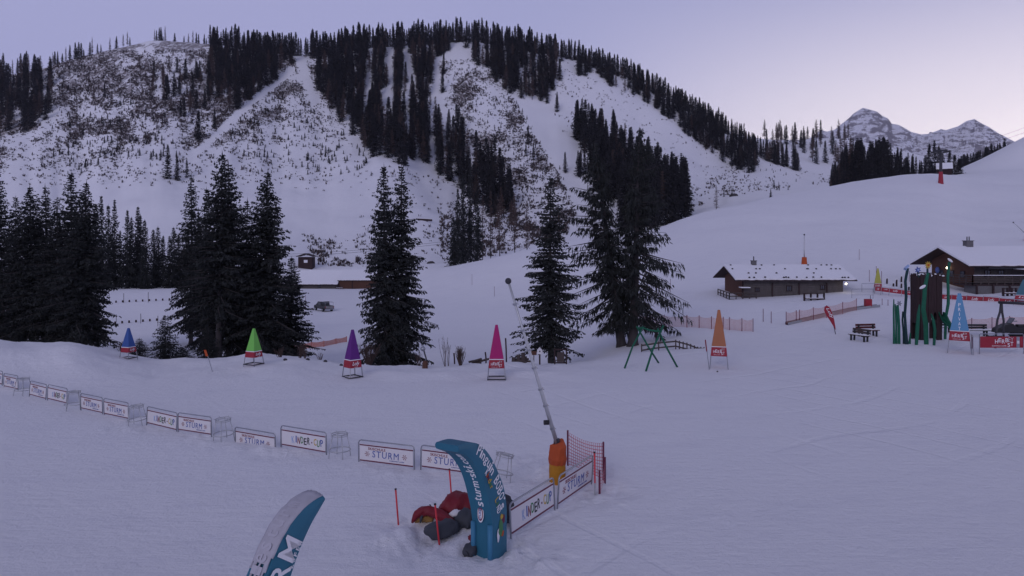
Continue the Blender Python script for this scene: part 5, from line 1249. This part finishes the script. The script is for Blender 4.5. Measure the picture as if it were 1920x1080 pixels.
# --- log buildings
def gable_house(name, label, x0, x1, y0, y1, zf, zb, eave, ridge, over=.7, gover=1.0, wallm='woodg', gabm='woodr', snow=.22, cat='cabin', rz=0, skirt=1.5):
    """ridge along x; y0 front, y1 back; local origin at the front left foot"""
    o = Vector((x0, y0, zb)); root = empty(name, o, rz, label=label, cat=cat); Ln = x1-x0; D = y1-y0; e = eave-zb; r = ridge-zb; ym = D/2
    mb = MB(); V = [(0, 0, -skirt), (Ln, 0, -skirt), (Ln, D, -skirt), (0, D, -skirt), (0, 0, e), (Ln, 0, e), (Ln, D, e), (0, D, e), (0, ym, r-.05), (Ln, ym, r-.05)]
    mb.add(V, [(0, 1, 5, 4), (2, 3, 7, 6)], 0); mb.add(V, [(3, 0, 4, 8, 7), (1, 2, 6, 9, 5)], 1); mb.build('wall', [M[wallm], M[gabm]], root)
    log = MB()
    for i in range(int(e/.28)+2): log.box((Ln/2, -.03, -.1+i*.28), (Ln, .05, .20))
    log.build('logs', M[wallm], root)
    sl = (r-e)/ym; ze = e-over*sl; xa, xb = -gover, Ln+gover
    def slab(z_off, th, m, nm, grow=0.0, wav=0):
        mb = MB(); n = 40 if wav else 2; rr = random.Random(3)
        for s in (0, 1):
            ya, yb = ((-over-grow, ym) if s == 0 else (D+over+grow, ym)); V = []
            for i in range(n+1):
                x = xa-grow+(xb-xa+2*grow)*i/n; w_ = rr.uniform(0, wav)
                za = e-(over+grow)*sl+z_off; yy = ya+(w_ if s == 0 else -w_)
                V += [(x, yy, za+w_*sl), (x, yb, r+z_off), (x, yb, r+z_off+th), (x, yy, za+w_*sl+th*(.7 if wav else 1))]
            mb.add(V, [(4*i+j, 4*i+4+j, 4*i+4+(j+1) % 4, 4*i+(j+1) % 4) for i in range(n) for j in range(4)]+[(0, 1, 2, 3), (4*n+3, 4*n+2, 4*n+1, 4*n)])
        return mb.build(nm, M[m], root)
    rf = slab(0, .10, 'woodv', 'roof'); 
    if snow: slab(.103, snow, 'snowcap', 'snow_cover', -.06, .18)
    return root, Ln, D, e, r, ym, sl
def rel(o, px, py, Y): v = AT(px, py, Y)-o.location; return Matrix.Rotation(-o.rotation_euler.z, 3, 'Z') @ v

Yc = 82.0; xa = (1388-960)/F*Yc; xb = (1600-960)/F*Yc
cab, Ln, D, e, r, ym, sl = gable_house('log_cabin', 'long low log cabin with a snowy roof and a small chimney on the slope', xa+.7, xb-.8, Yc+.9, Yc+8.2, 0, .95, CAMH+(HY-528)*Yc/F+.35, CAMH+(HY-500)*86/F-.05, .9, 1.3)
mb = MB(); rr = random.Random(1)
for i in range(34):
    x = rr.uniform(-.8, Ln+1); t = rr.choice((.04, .06, .35, .65, .93)); y = -.8+t*(ym+.8); mb.ball((x, y, e+y*sl+.36), (.13, .10, .09), 7, 5, noise=.3, seed=i)
mb.build('roof_stones', M['rock'], cab)
def chimney(root, x, y, z, w_=.55, h=.85, pots=1):
    mb = MB(); mb.box((x, y, z), (w_, w_, h)); mb.box((x, y, z+h/2), (w_*1.2, w_*1.2, .08)); c = mb.build('chimney', M['stone'], root, bevel=.01)
    for i in range(pots): MB().tube([(x+(i-(pots-1)/2)*.28, y, z+h/2+.04), (x+(i-(pots-1)/2)*.28, y, z+h/2+.55)], [.07, .06], 8).build('flue', M['dark'], c)
    MB().box((x-.2, y-.25, z-h*.38), (1.6, .5, .08)).build('flashing', M['dark'], c)
chimney(cab, (1416-960)/F*86-cab.location.x, ym, r+.35)
def window(root, x, z, w_=.6, h=.6, y=-.07, m='window'):
    f = MB()
    for a, b_, c, d in ((0, h/2, w_+.12, .08), (0, -h/2, w_+.12, .08), (-w_/2, 0, .08, h), (w_/2, 0, .08, h), (0, 0, .04, h)): f.box((x+a, y-.02, z+b_), (c, .07, d))
    f = f.build('window', M['woodv'], root); MB().box((x, y+.012, z), (w_-.05, .03, h-.05)).build('pane', M[m], f)
window(cab, 5.4, 1.35); window(cab, 1.6, 1.2, .5, .4); window(cab, 9.4, 1.5, .5, .5)
for xx in (3.4, 6.6, 9.9): MB().box((xx, -.10, .8), (.16, .09, 2.4)).build('corner_post', M['woodv'], cab)
MB().box((1.8, -.12, .12), (3.6, .3, .12)).build('ledge', M['snowcap'], cab); 
MB().box((-.02, -.4, 1.5), (1.1, .9, .10)).build('porch_roof', M['snowcap'], cab)
lp = MB().ball((Ln-.1, -.98, e-.62), .10, 10, 7).build('wall_lamp', M['lamp'], cab, smooth=True)
def railing(root, pts, h, n, name='deck_railing', m='wood', rails=3):
    mb = MB()
    for a, b_ in zip(pts[:-1], pts[1:]):
        a = Vector(a); b_ = Vector(b_)
        for k in range(rails): zz = h*(k+1)/rails; mb.tube([a+Vector((0, 0, zz)), b_+Vector((0, 0, zz))], .06, 5)
        for k in range(n+1): p = a.lerp(b_, k/n); mb.box(p+Vector((0, 0, h/2)), (.10, .10, h+.1))
    mb.build(name, M[m], root)
railing(cab, [(-2.0, 3.6, -.1), (-1.9, -.6, -.3), (1.2, -.9, -.35)], 1.15, 4); MB().box((-.6, 1.2, -.35), (2.6, 4.0, .5)).build('deck', M['stone'], cab)
MB().tube([(-.1, -.02, e), (-.1, .3, -.2)], .08, 6).build('corner_post', M['woodv'], cab)
# trough below the cabin
def trestle(pxs, Y, dz, label):
    a = gp(pxs[0], Y); b_ = gp(pxs[1], Y); root = empty('wooden_trough', a, label=label, cat='trough'); W = b_.x-a.x; mb = MB()
    mb.box((W/2, 0, .18+dz), (W, .5, .12)); mb.box((W/2, 0, .75+dz), (W, .06, .06)); mb.build('shelf', M['woodv'], root)
    for i in range(4): MB().box((W*i/3, 0, .35+dz), (.10, .3, .95)).build('leg', M['woodv'], root)
    MB().box((W/2, 0, .27+dz), (W*.9, .4, .06)).build('snow_cover', M['snowcap'], root)
trestle((1508, 1545), 78, .05, 'low dark wooden trough with four legs below the long cabin')
# rails right of the cabin
for i, (p1, p2, Y, lab) in enumerate(((1597, 1637, 78, 'low metal gate frame between the cabin and the yellow cone'), (1616, 1640, 83, 'second metal gate frame just behind the first one'))):
    a = gp(p1, Y); b_ = gp(p2, Y); root = empty('metal_barrier', a, label=lab, cat='barrier', group='metal barriers beside the cabin'); W = b_.x-a.x
    MB().tube([(0, 0, -.1), (0, 0, 1.0), (W, 0, 1.0), (W, 0, -.1)], .03, 6).build('frame', M['metal'], root); MB().tube([(0, 0, .35), (W, 0, .35)], .02, 6).build('rail', M['metal'], root)

# chalet at the right
Yh = 86.0; x0 = (1853-960)/F*Yh; 
ch, Ln, D, e, r, ym, sl = gable_house('chalet', 'wooden chalet with a snow-covered roof, railed deck and a lit lamp', x0-1.2, x0+20, Yh+.8, Yh+9.6, 0, CAMH+(HY-545)*Yh/F, CAMH+(HY-497)*Yh/F+.45, CAMH+(HY-465)*(Yh+5)/F-.1, 1.9, 1.9, 'woodg', 'woodr', .28, cat='chalet')
q = lambda px, py, Y: Vector(AT(px, py, Y)-ch.location)
chimney(ch, q(1817, 465, 91).x, ym, r+.5, .85, 1.1, 2)
# snow slides and dark eave line
MB().box((Ln*.5+1, -1.95, e-.80), (Ln+1, .10, .12)).build('gutter', M['dark'], ch)
mb = MB(); mb.box((5.6, -2.3, e-1.0), (3.6, 1.9, .12)); mb.build('porch_roof', M['woodv'], ch); MB().box((5.6, -2.3, e-.90), (3.5, 1.8, .10)).build('snow_cover', M['snowcap'], ch)
for xx in (4.2, 7.2): MB().box((xx, -2.9, (e-1.0)/2), (.16, .16, e-1.0)).build('porch_post', M['woodv'], ch)
window(ch, 1.6, 2.1, .7, .8); window(ch, 3.3, 2.1, .7, .8); window(ch, 10, 1.4, .6, .6)
for yy in (2.2, 4.4, 6.6): 
    mb = MB(); mb.box((-.05, yy, 1.9), (.06, .9, .9)); f = mb.build('window', M['woodv'], ch); MB().box((-.09, yy, 1.9), (.03, .7, .7)).build('pane', M['window'], f)
lampo = MB().ball((-.25, 5.0, 2.65), .13, 10, 7).build('wall_lamp', M['lamp'], ch, smooth=True)
MB().ball((-.3, 7.0, 2.3), (.28, .28, .45), 10, 7).build('hanging_basket', M['blue'], ch, smooth=True)
MB().box((2.0, -1.2, .8), (8.4, 3.6, .2)).build('deck', M['woodv'], ch); MB().box((2.4, -1.9, -.1), (8.4, 2.2, 1.6)).build('plinth', M['stone'], ch)
railing(ch, [(-2.2, 8.0, .85), (-2.2, -3.0, .85), (6.4, -3.1, .85)], 1.1, 9, rails=4)
MB().box((2.1, -3.08, 2.0), (8.5, .12, .06)).build('snow_cover', M['snowcap'], ch)
for i in range(5): MB().box((-1.8+i*2.0, -3.15, .1), (.18, .18, 1.5)).build('deck_post', M['woodv'], ch)
trestle((1881, 1905), 80, .15, 'dark picnic table with benches in the snow below the chalet wall')

# long shed and watch hut on the left
Ys = 208.0; xs0 = (545-960)/F*Ys; xs1 = (632-960)/F*Ys; xs2 = (702-960)/F*Ys
zs = CAMH+(HY-542)*Ys/F
sh, Ln, D, e, r, ym, sl = gable_house('long_shed', 'long low wooden shed under thick snow behind the parked pickup', xs0, xs1, Ys, Ys+12, 0, zs, CAMH+(HY-531)*Ys/F, CAMH+(HY-508)*(Ys+6)/F-.1, .9, .4, 'woodg', 'woodg', .35, cat='shed')
window(sh, Ln*.62, .8, .9, .7); MB().box((Ln*.55, -.1, 1.35), (2.2, .2, .10)).build('ledge', M['snowcap'], sh)
sh2, Ln, D, e, r, ym, sl = gable_house('long_shed', 'taller shed with a brown plank wall joined to the right end of the low one', xs1+.3, xs2, Ys+.5, Ys+12, 0, zs+.1, CAMH+(HY-525)*Ys/F, CAMH+(HY-508)*(Ys+6)/F-.05, .6, .2, 'woodr', 'woodr', .35, cat='shed')
for xx in (.1, 4.2): MB().box((xx, -.1, 1.2), (.3, .12, 2.6)).build('corner_post', M['woodv'], sh2)
trestle((630, 643), 204, .3, 'small snowy bench in front of the long shed')
Yt = 236.0; a = AT(559, 503, Yt); W = 26/F*Yt; hH = 21/F*Yt
hut = empty('watch_hut', a, label='small dark timber hut with a white notice above the shed roof', cat='hut')
MB().box((W/2, W*.4, hH/2-1), (W, W*.8, hH+2)).build('wall', M['woodv'], hut)
mb = MB(); mb.prism([(-.5, hH+.1), (W/2, hH+1.0), (W+.5, hH+.1), (W+.5, hH+.3), (W/2, hH+1.25), (-.5, hH+.3)], -.8, W*.8+.5); mb.build('roof', M['woodv'], hut)
mb = MB(); mb.prism([(-.48, hH+.32), (W/2, hH+1.27), (W*.62, hH+1.2), (W/2, hH+1.45), (-.48, hH+.5)], -.7, W*.8+.4); mb.build('snow_cover', M['snowcap'], hut)
MB().box((W*.55, -.06, hH*.62), (1.25, .08, .95)).build('notice', M['whitet'], hut)
# far hut and pylon on the slope
Yp = 268.0; pb = foot(1764, 344, ymin=120); Yp = pb.y
py_ = empty('lift_pylon', pb, label='chairlift pylon with a red padded foot on the upper ski slope', cat='lift pylon'); k = Yp/F
MB().tube([(0, 0, -.5), (0, 0, 30*k), (0, 0, 64*k)], [1.1*k*3.4/3, .9*k*3, .55*k*3], 12).build('mast', M['dark'], py_, smooth=True)
MB().tube([(0, 0, -.2), (0, 0, 22*k)], [4.6*k, 3.2*k], 12).build('padding', M['red'], py_)
mb = MB(); mb.box((0, 0, 62*k), (24*k, .5, .5)); mb.build('cross_arm', M['dark'], py_)
for s in (-1, 1):
    mb = MB(); mb.box((s*11*k, 0, 60*k), (.35, 3.6, .3))
    for j in range(6): mb.tube([(s*11*k-.15, -1.6+j*.64, 59.3*k), (s*11*k+.15, -1.6+j*.64, 59.3*k)], .24, 10)
    mb.build('sheave_train', M['dark'], py_)
def cable(a, b_, label, r_=.03, sag=2, group='lift cables'):
    pts = [a.lerp(b_, t)-Vector((0, 0, sag*4*t*(1-t)))-a for t in np.linspace(0, 1, 14)]; o = empty('lift_cable', a, label=label, cat='cable', group=group); MB().tube(pts, r_, 5).build('rope', M['dark'], o); return o
cable(AT(1756, 283, Yp), AT(2000, 203, 240), 'upper lift cable rising to the right from the pylon', .035); cable(AT(1772, 283, Yp), AT(2000, 214, 236), 'lower lift cable rising to the right from the pylon', .035)
cable(AT(500, 478, 232), AT(900, 444, 236), 'upper of two cables crossing the snow above the watch hut', .045, 1); cable(AT(500, 482, 232), AT(900, 448, 236), 'lower of two cables crossing the snow above the watch hut', .045, 1)
Yq = 285.0; a = AT(1752, 325, Yq)
fh, *_ = gable_house('mountain_hut', 'small hut with a snowy roof beside the lift pylon', a.x+1.2, a.x+6.2, Yq, Yq+4, 0, CAMH+(HY-327)*Yq/F, CAMH+(HY-316)*Yq/F, CAMH+(HY-307)*Yq/F, .6, .5, 'woodv', 'woodv', .35, cat='hut', rz=-.5)

# conveyor lift
def conveyor():
    a = foot(1475, 609, ymin=50); b_ = foot(1647, 575, ymin=60); root = empty('conveyor_lift', a, label='long dark conveyor lift running up the beginner slope', cat='conveyor lift'); mbp = []; n = 14
    for i in range(n+1): t = i/n; px = 1475+172*t; Y = a.y+(b_.y-a.y)*t; p = gp(px, Y); mbp.append(p-a)
    mb = MB()
    for w_, z, m, nm in ((.55, .10, 'rubber', 'belt'), (.07, .24, 'metal', 'side_rail')):
        for off in ((0,) if nm == 'belt' else (-.33, .33)):
            V = []
            for p in mbp: V += [p+Vector((0, off-w_/2, -.25)), p+Vector((0, off+w_/2, -.25)), p+Vector((0, off+w_/2, z)), p+Vector((0, off-w_/2, z))]
            MB().add(V, [(4*i+j, 4*i+4+j, 4*i+4+(j+1) % 4, 4*i+(j+1) % 4) for i in range(n) for j in range(4)]+[(0, 1, 2, 3), (4*n+3, 4*n+2, 4*n+1, 4*n)]).build(nm, M[m], root)
    c = gp(1636, b_.y-2)-a; MB().box(c+Vector((0, .9, .6)), (.62, .5, .75)).build('control_box', M['red'], root, bevel=.03); MB().tube([c+Vector((.25, .9, 0)), c+Vector((.25, .9, 1.35))], .03, 6).build('mast', M['dark'], root)
conveyor()
def thin_poles():
    G = 'thin marker stakes on the slopes'
    for px, top, bot, lab in ((573, 553, 581, 'thin marker stake left of the parked pickup'), (885, 514, 534, 'thin marker stake on the open field right of the lone spruce pair'), (927, 537, 556, 'thin marker stake just left of the lance tip'), (1611, 467, 487, 'thin marker stake on the slope above the gate frames'), (1630, 506, 528, 'thin stake left of the yellow cone'), (1643, 499, 540, 'thin stake right against the yellow cone'), (1653, 508, 538, 'thin stake just right of the yellow cone'), (1257, 523, 548, 'thin stake right of the old drooping spruces'), (1705, 508, 528, 'thin stake between the yellow cone and the tower'), (1446, 584, 606, 'short thin pole at the low end of the conveyor lift'), (1431, 579, 603, 'thin pale pole left of the conveyor lift'), (1654, 560, 572, 'short stake beyond the upper end of the conveyor lift'), (1665, 562, 573, 'stake left of the carved posts')):
        p = foot(px, bot, ymin=48); 
        if p is None: continue
        o = empty('marker_stake', p, label=lab, cat='stake', group=G); d = AT(px, top, p.y)-p; MB().tube([(0, 0, -.2), d*.5, d], .03, 6).build('stick', M['maroon'], o)
    for i, (px, top, bot) in enumerate(((1663, 522, 532), (1681, 524, 537), (1690, 518, 529), (1675, 531, 537), (1710, 530, 543), (1704, 537, 545), (1690, 531, 540))):
        p = foot(px, bot, ymin=70)
        o = empty('wooden_post', p, label='short dark post sticking out of the snow between the yellow cone and the tower', cat='post', group='short dark posts by the chalet'); h = (bot-top)*p.y/F; MB().tube([(0, 0, -.2), (0, 0, h*.6), (.03, 0, h)], [.11, .11, .09], 7).build('stub', M['woodv'], o); MB().ball((.02, 0, h+.02), (.13, .13, .07), 8, 5).build('snow_cap', M['snowcap'], o)
    for px, top, bot in ((205, 552, 568), (232, 550, 568), (278, 548, 567), (322, 546, 566), (218, 590, 604), (264, 588, 606), (296, 592, 612), (345, 545, 562)):
        p = foot(px, bot, ymin=60)
        o = empty('fence_post', p, label='thin post of the roped-off white field behind the snow bank', cat='post', group='posts of the roped-off field'); MB().tube([(0, 0, -.2), (0, 0, (bot-top)*p.y/F)], .04, 6).build('pole', M['wood'], o)
    for k in range(26):
        row = k < 13; px = (205+k*12.5) if row else (190+(k-13)*13); bot = (568-(px-205)*.045) if row else (608-(px-205)*.075)
        p = foot(px, bot, ymin=60)
        o = empty('snow_peg', p, label='small dark peg in the dotted lines across the fenced white field', cat='peg', group='pegs across the white field'); MB().tube([(0, 0, -.2), (0, 0, .30), (0, 0, .34)], [.13, .12, .06], 7).build('stub', M['woodv'], o)
thin_poles()

# --- things on the far side of the snow bank
def bushes():
    rr = random.Random(12)
    def bush(px, Y, h, n, spread, label, name='bare_bush', lean=0):
        p = gp(px, Y); q = MB()
        for i in range(n):
            a = rr.random()*6.28; s = rr.uniform(.2, 1)*spread; t = Vector((math.cos(a)*s+lean, math.sin(a)*s, h*rr.uniform(.6, 1))); m_ = t*.5+Vector((rr.uniform(-.1, .1), rr.uniform(-.1, .1), h*.06))
            q.tube([(0, 0, -.2), m_, t], [.018, .013, .005], 4, cap=False)
            for k in range(3): b0 = m_.lerp(t, rr.random()); q.tube([b0, b0+Vector((rr.uniform(-.3, .3), rr.uniform(-.3, .3), rr.uniform(.1, .4)))*h*.4], [.009, .003], 3, cap=False)
        o = q.build(name, M['larch'], None, label=label, cat='bush', group='bare bushes along the snow bank'); o.location = p; return o
    bush(863, 44, 1.25, 60, .42, 'dense round bare bush between the lamp post and the magenta cone'); bush(835, 44, 2.0, 5, .35, 'tall thin bare shoots leaning left of the round bush', lean=-.3); bush(841, 45, 1.9, 4, .2, 'thin upright bare shoots close to the round bush')
    bush(525, 46, .8, 22, .5, 'small bare bush near the end of the orange net'); bush(562, 44, .9, 20, .5, 'bare twigs on the snow bank left of the purple cone'); bush(572, 44, .9, 12, .35, 'second tuft of bare twigs left of the purple cone')
    bush(692, 47, 1.6, 70, .9, 'wide bare bush just behind the purple cone'); bush(228, 47, .8, 30, .5, 'small bare bush left of the blue cone'); bush(786, 44, .9, 12, .4, 'few bare twigs at the foot of the lone spruce pair'); bush(600, 45, .5, 8, .3, 'tiny bare tuft right of the twigs on the bank')
bushes()
def bank_things():
    Y = 43.5; b = gp(800, Y); root = empty('lamp_post', b, label='short leaning lamp post with a round head right of the lone spruce pair', cat='lamp post')
    MB().tube([(0, 0, -.2), AT(799, 672, Y)-b, AT(794, 655, Y)-b], .045, 8).build('post', M['dark'], root); MB().ball(AT(793, 654, Y)-b, .16, 12, 8).build('lamp_head', M['metal'], root, smooth=True)
    root = empty('tree_stump', gp(797, 42.9), label='short brown stump at the foot of the leaning lamp post', cat='stump'); MB().tube([(0, 0, -.3), (0, 0, .35), (.02, 0, .45)], [.19, .17, .15], 9).build('wood', M['woodr'], root)
    Y = 44.5; b = gp(1051, Y); root = empty('notice_board', b, label='small dark wooden notice frame under the pointed spruce', cat='notice board'); W = .75
    MB().box((0, 0, .45), (W*.62, .06, .62)).build('board', M['wood'], root)
    f = MB(); 
    for s in (-1, 1): f.box((s*W/2, 0, .45), (.08, .10, 1.1))
    f.box((0, 0, .93), (W, .1, .08)); f.box((0, 0, .08), (W, .1, .08)); f.build('frame', M['woodv'], root)
    b = gp(1012, Y); root = empty('bird_house', b, label='white bird-house-like box on a post under the pointed spruce', cat='bird house'); MB().tube([(0, 0, -.2), (0, 0, .75)], .05, 6).build('post', M['woodv'], root)
    mb = MB(); mb.prism([(-.15, .7), (.15, .7), (.17, .95), (0, 1.12), (-.17, .95)], -.12, .12); mb.build('box', M['white'], root); MB().tube([(0, -.13, .88), (0, -.121, .88)], .05, 8).build('hole', M['blackp'], root)
    b = gp(1001, Y+.5); root = empty('wooden_sign', b, label='small brown wooden sign left of the bird house', cat='sign'); MB().tube([(0, 0, -.2), (0, 0, .8)], .03, 6).build('post', M['woodv'], root); MB().box((0, -.04, .75), (.36, .04, .25)).build('board', M['woodr'], root)
    for px, top, bot, lab in ((950, 634, 676, 'tall crooked dark stake right of the magenta cone'), (912, 660, 680, 'short dark stake left of the magenta cone'), (853, 662, 680, 'dark stake beside the round bush'), (985, 662, 682, 'dark stake above the woodpile')):
        Y = 47; b = gp(px, Y); root = empty('dark_stake', b, label=lab, cat='stake', group='dark stakes behind the snow bank'); MB().tube([(0, 0, -.6), AT(px-1, (top+bot)/2, Y)-b, AT(px-2, top, Y)-b], .05, 6).build('stick', M['woodv'], root)
    rr = random.Random(3)
    for (x0_, x1_, yy, lab) in ((878, 916, 684, 'low row of snow-dusted logs left of the magenta cone'), (948, 992, 683, 'jumble of logs and stumps between the magenta cone and the lance')):
        Y = 45.3; b = gp(x0_, Y); root = empty('log_pile', b, label=lab, cat='logs', group='logs behind the snow bank'); W = (x1_-x0_)/F*Y
        for i in range(6):
            x = rr.uniform(0, W*.7); MB().tube([(x, rr.uniform(-.2, .2), .05+rr.uniform(0, .15)), (x+rr.uniform(.4, .8), rr.uniform(-.2, .2), .05+rr.uniform(0, .3))], .07, 7).build('log', M['wood'], root)
        if x0_ > 940:
            for i in range(3): x = W*(.35+.2*i); MB().tube([(x, 0, -.1), (x, 0, .35+.15*i)], [.16, .13], 8).build('stump', M['wood'], root)
    for px, Y, lab in ((610, 44, 'dark stone poking out of the bank left of the purple cone'), (640, 43.2, 'flat dark stone just left of the purple cone legs'), (577, 43.5, 'dark stump on the bank left of the purple cone'), (535, 43, 'small dark stone near the lime cone'), (1216, 52, 'dark clod under the old drooping spruces'), (1228, 52, 'second dark clod under the old drooping spruces'), (1345, 40, 'tiny dark stone under the orange cone')):
        o = MB().ball((0, 0, 0), ((.13, .11, .09) if px < 1300 else (.05, .05, .04)), 9, 6, noise=.4, seed=int(px)).build('stone', M['rock'], None, label=lab, cat='stone', group='stones on the snow bank'); o.location = gp(px, Y)+Vector((0, 0, .03))
    for px, py, lab in ((808, 494, 'dark boulder on the snow bank behind the lone spruce pair'), (1376, 367, 'dark boulder on the valley floor'),):
        p = foot(px, py, ymin=120); s = p.y/150; o = MB().ball((0, 0, 0), (.9*s, .6*s, .5*s), 9, 6, noise=.35, seed=3).build('boulder', M['rock'], None, label=lab, cat='boulder', group='boulders'); o.location = p
    p = foot(795, 414, ymin=200); o = empty('log_barrier', p, label='long dark timber barrier on the hillside behind the lone spruce pair', cat='barrier'); MB().box((0, 0, .4), (7.5, .4, .9), Matrix.Rotation(.06, 3, 'Y')).build('beam', M['woodv'], o); MB().box((0, 0, .95), (7.2, .5, .15), Matrix.Rotation(.06, 3, 'Y')).build('snow_cover', M['snowcap'], o)
bank_things()

# --- pickup
def pickup():
    p = foot(607, 583, ymin=100); hd = math.radians(90+39); root = empty('pickup_truck', p, hd, label='dark pickup truck with a pale tailgate parked on the snow', cat='pickup truck')   # x forward
    b = MB(); prof = [(-2.55, .55), (-2.55, 1.12), (-.75, 1.15), (-.55, 1.78), (.75, 1.80), (1.35, 1.18), (2.35, 1.05), (2.55, .85), (2.55, .5), (1.95, .45), (-2.0, .45)]
    b.prism(prof, -.88, .88); o = b.build('body', M['carp'], root, bevel=.05)
    MB().box((-1.65, 0, 1.125), (1.6, 1.5, .06)).build('load_bed', M['blackp'], root)
    g = MB(); g.prism([(-.58, 1.22), (-.48, 1.70), (.68, 1.72), (1.18, 1.22)], -.895, .895); g.build('side_window', M['glass'], root)
    MB().box((-.68, 0, 1.48), (.05, 1.45, .40), Matrix.Rotation(.3, 3, 'Y')).build('rear_window', M['glass'], root); MB().box((1.06, 0, 1.48), (.05, 1.5, .55), Matrix.Rotation(-.78, 3, 'Y')).build('windscreen', M['glass'], root)
    t = MB().box((-2.575, 0, .88), (.05, 1.55, .46)).build('tailgate', M['silver'], root, bevel=.01); MB().box((-2.61, 0, .95), (.03, .3, .06)).build('handle', M['blackp'], t)
    MB().box((-2.66, 0, .52), (.22, 1.8, .16)).build('bumper', M['metal'], root)
    for s in (-1, 1):
        MB().box((-2.575, s*.82, .88), (.06, .12, .35)).build('tail_lamp', M['redtext'], root); MB().box((2.5, s*.7, .85), (.14, .3, .16)).build('headlight', M['white'], root)
        MB().box((.95, s*1.0, 1.3), (.12, .18, .14)).build('mirror', M['blackp'], root)
        for x in (-1.6, 1.65):
            w_ = MB().tube([(x, s*.72, .38), (x, s*.93, .38)], .39, 18).build('wheel', M['tyre'], root); MB().tube([(x, s*.935, .38), (x, s*.95, .38)], .20, 12).build('rim', M['metal'], w_)
    f = MB()
    for s in (-1, 1): f.tube([(-2.45, s*.8, 1.12), (-2.45, s*.8, 1.75), (-.6, s*.8, 1.85)], .025, 5)
    f.tube([(-2.45, -.8, 1.75), (-2.45, .8, 1.75)], .025, 5); f.build('load_rack', M['metal'], root)
    MB().box((.1, 0, 1.82), (1.0, 1.4, .05)).build('snow_cover', M['snowcap'], root, bevel=.02)
pickup()
def snowmobile():
    p = gp(1906, 55); root = empty('snowmobile', p, math.radians(172), 1.25, label='black snowmobile with a grooming rack at the right edge', cat='snowmobile')
    b = MB(); b.prism([(1.35, .35), (1.25, .62), (.75, .88), (.35, .95), (.15, .72), (-1.2, .74), (-1.25, .52), (-1.1, .36)], -.36, .36); b.build('body', M['blackp'], root, bevel=.05)
    MB().box((-.55, 0, .80), (1.1, .38, .16)).build('seat', M['benchm'], root, bevel=.04); MB().box((.35, 0, 1.12), (.04, .55, .4), Matrix.Rotation(-.6, 3, 'Y')).build('windshield', M['glass'], root)
    MB().tube([(.18, -.4, 1.12), (.25, 0, 1.08), (.18, .4, 1.12)], .025, 6).build('handlebar', M['dark'], root)
    t = MB(); t.prism([(-1.35, .1), (-1.2, 0), (.2, 0), (.4, .2), (.2, .36), (-1.2, .36), (-1.4, .25)], -.22, .22); t.build('track', M['tyre'], root)
    for s in (-1, 1): MB().tube([(.6, s*.45, .04), (1.4, s*.45, .04), (1.6, s*.45, .18)], .05, 6).build('ski', M['dark'], root); MB().tube([(1.0, s*.45, .06), (.95, s*.3, .5)], .03, 6).build('strut', M['metal'], root)
    MB().tube([(-1.2, -.35, .7), (-1.2, -.35, 1.7), (-1.2, .35, 1.7), (-1.2, .35, .7)], .03, 6).build('rack', M['metal'], root)
snowmobile()

# ------------------------------------------------------------------ thin evening haze
def haze():
    z0 = float(ZG.min())-2; mb = MB(); mb.box((0, 2000, (z0+800)/2), (5200, 4700, 800-z0))
    m = bpy.data.materials.new('evening_haze'); m.use_nodes = True; t = m.node_tree; t.nodes.clear()
    v = N(t, 'ShaderNodeVolumePrincipled'); v.inputs['Color'].default_value = (.86, .86, 1, 1); v.inputs['Density'].default_value = HAZE; v.inputs['Anisotropy'].default_value = .2
    o = N(t, 'ShaderNodeOutputMaterial'); L(t, v.outputs[0], o.inputs['Volume']); mb.build('haze', m, None, kind='stuff')
HAZE = .00007
haze()
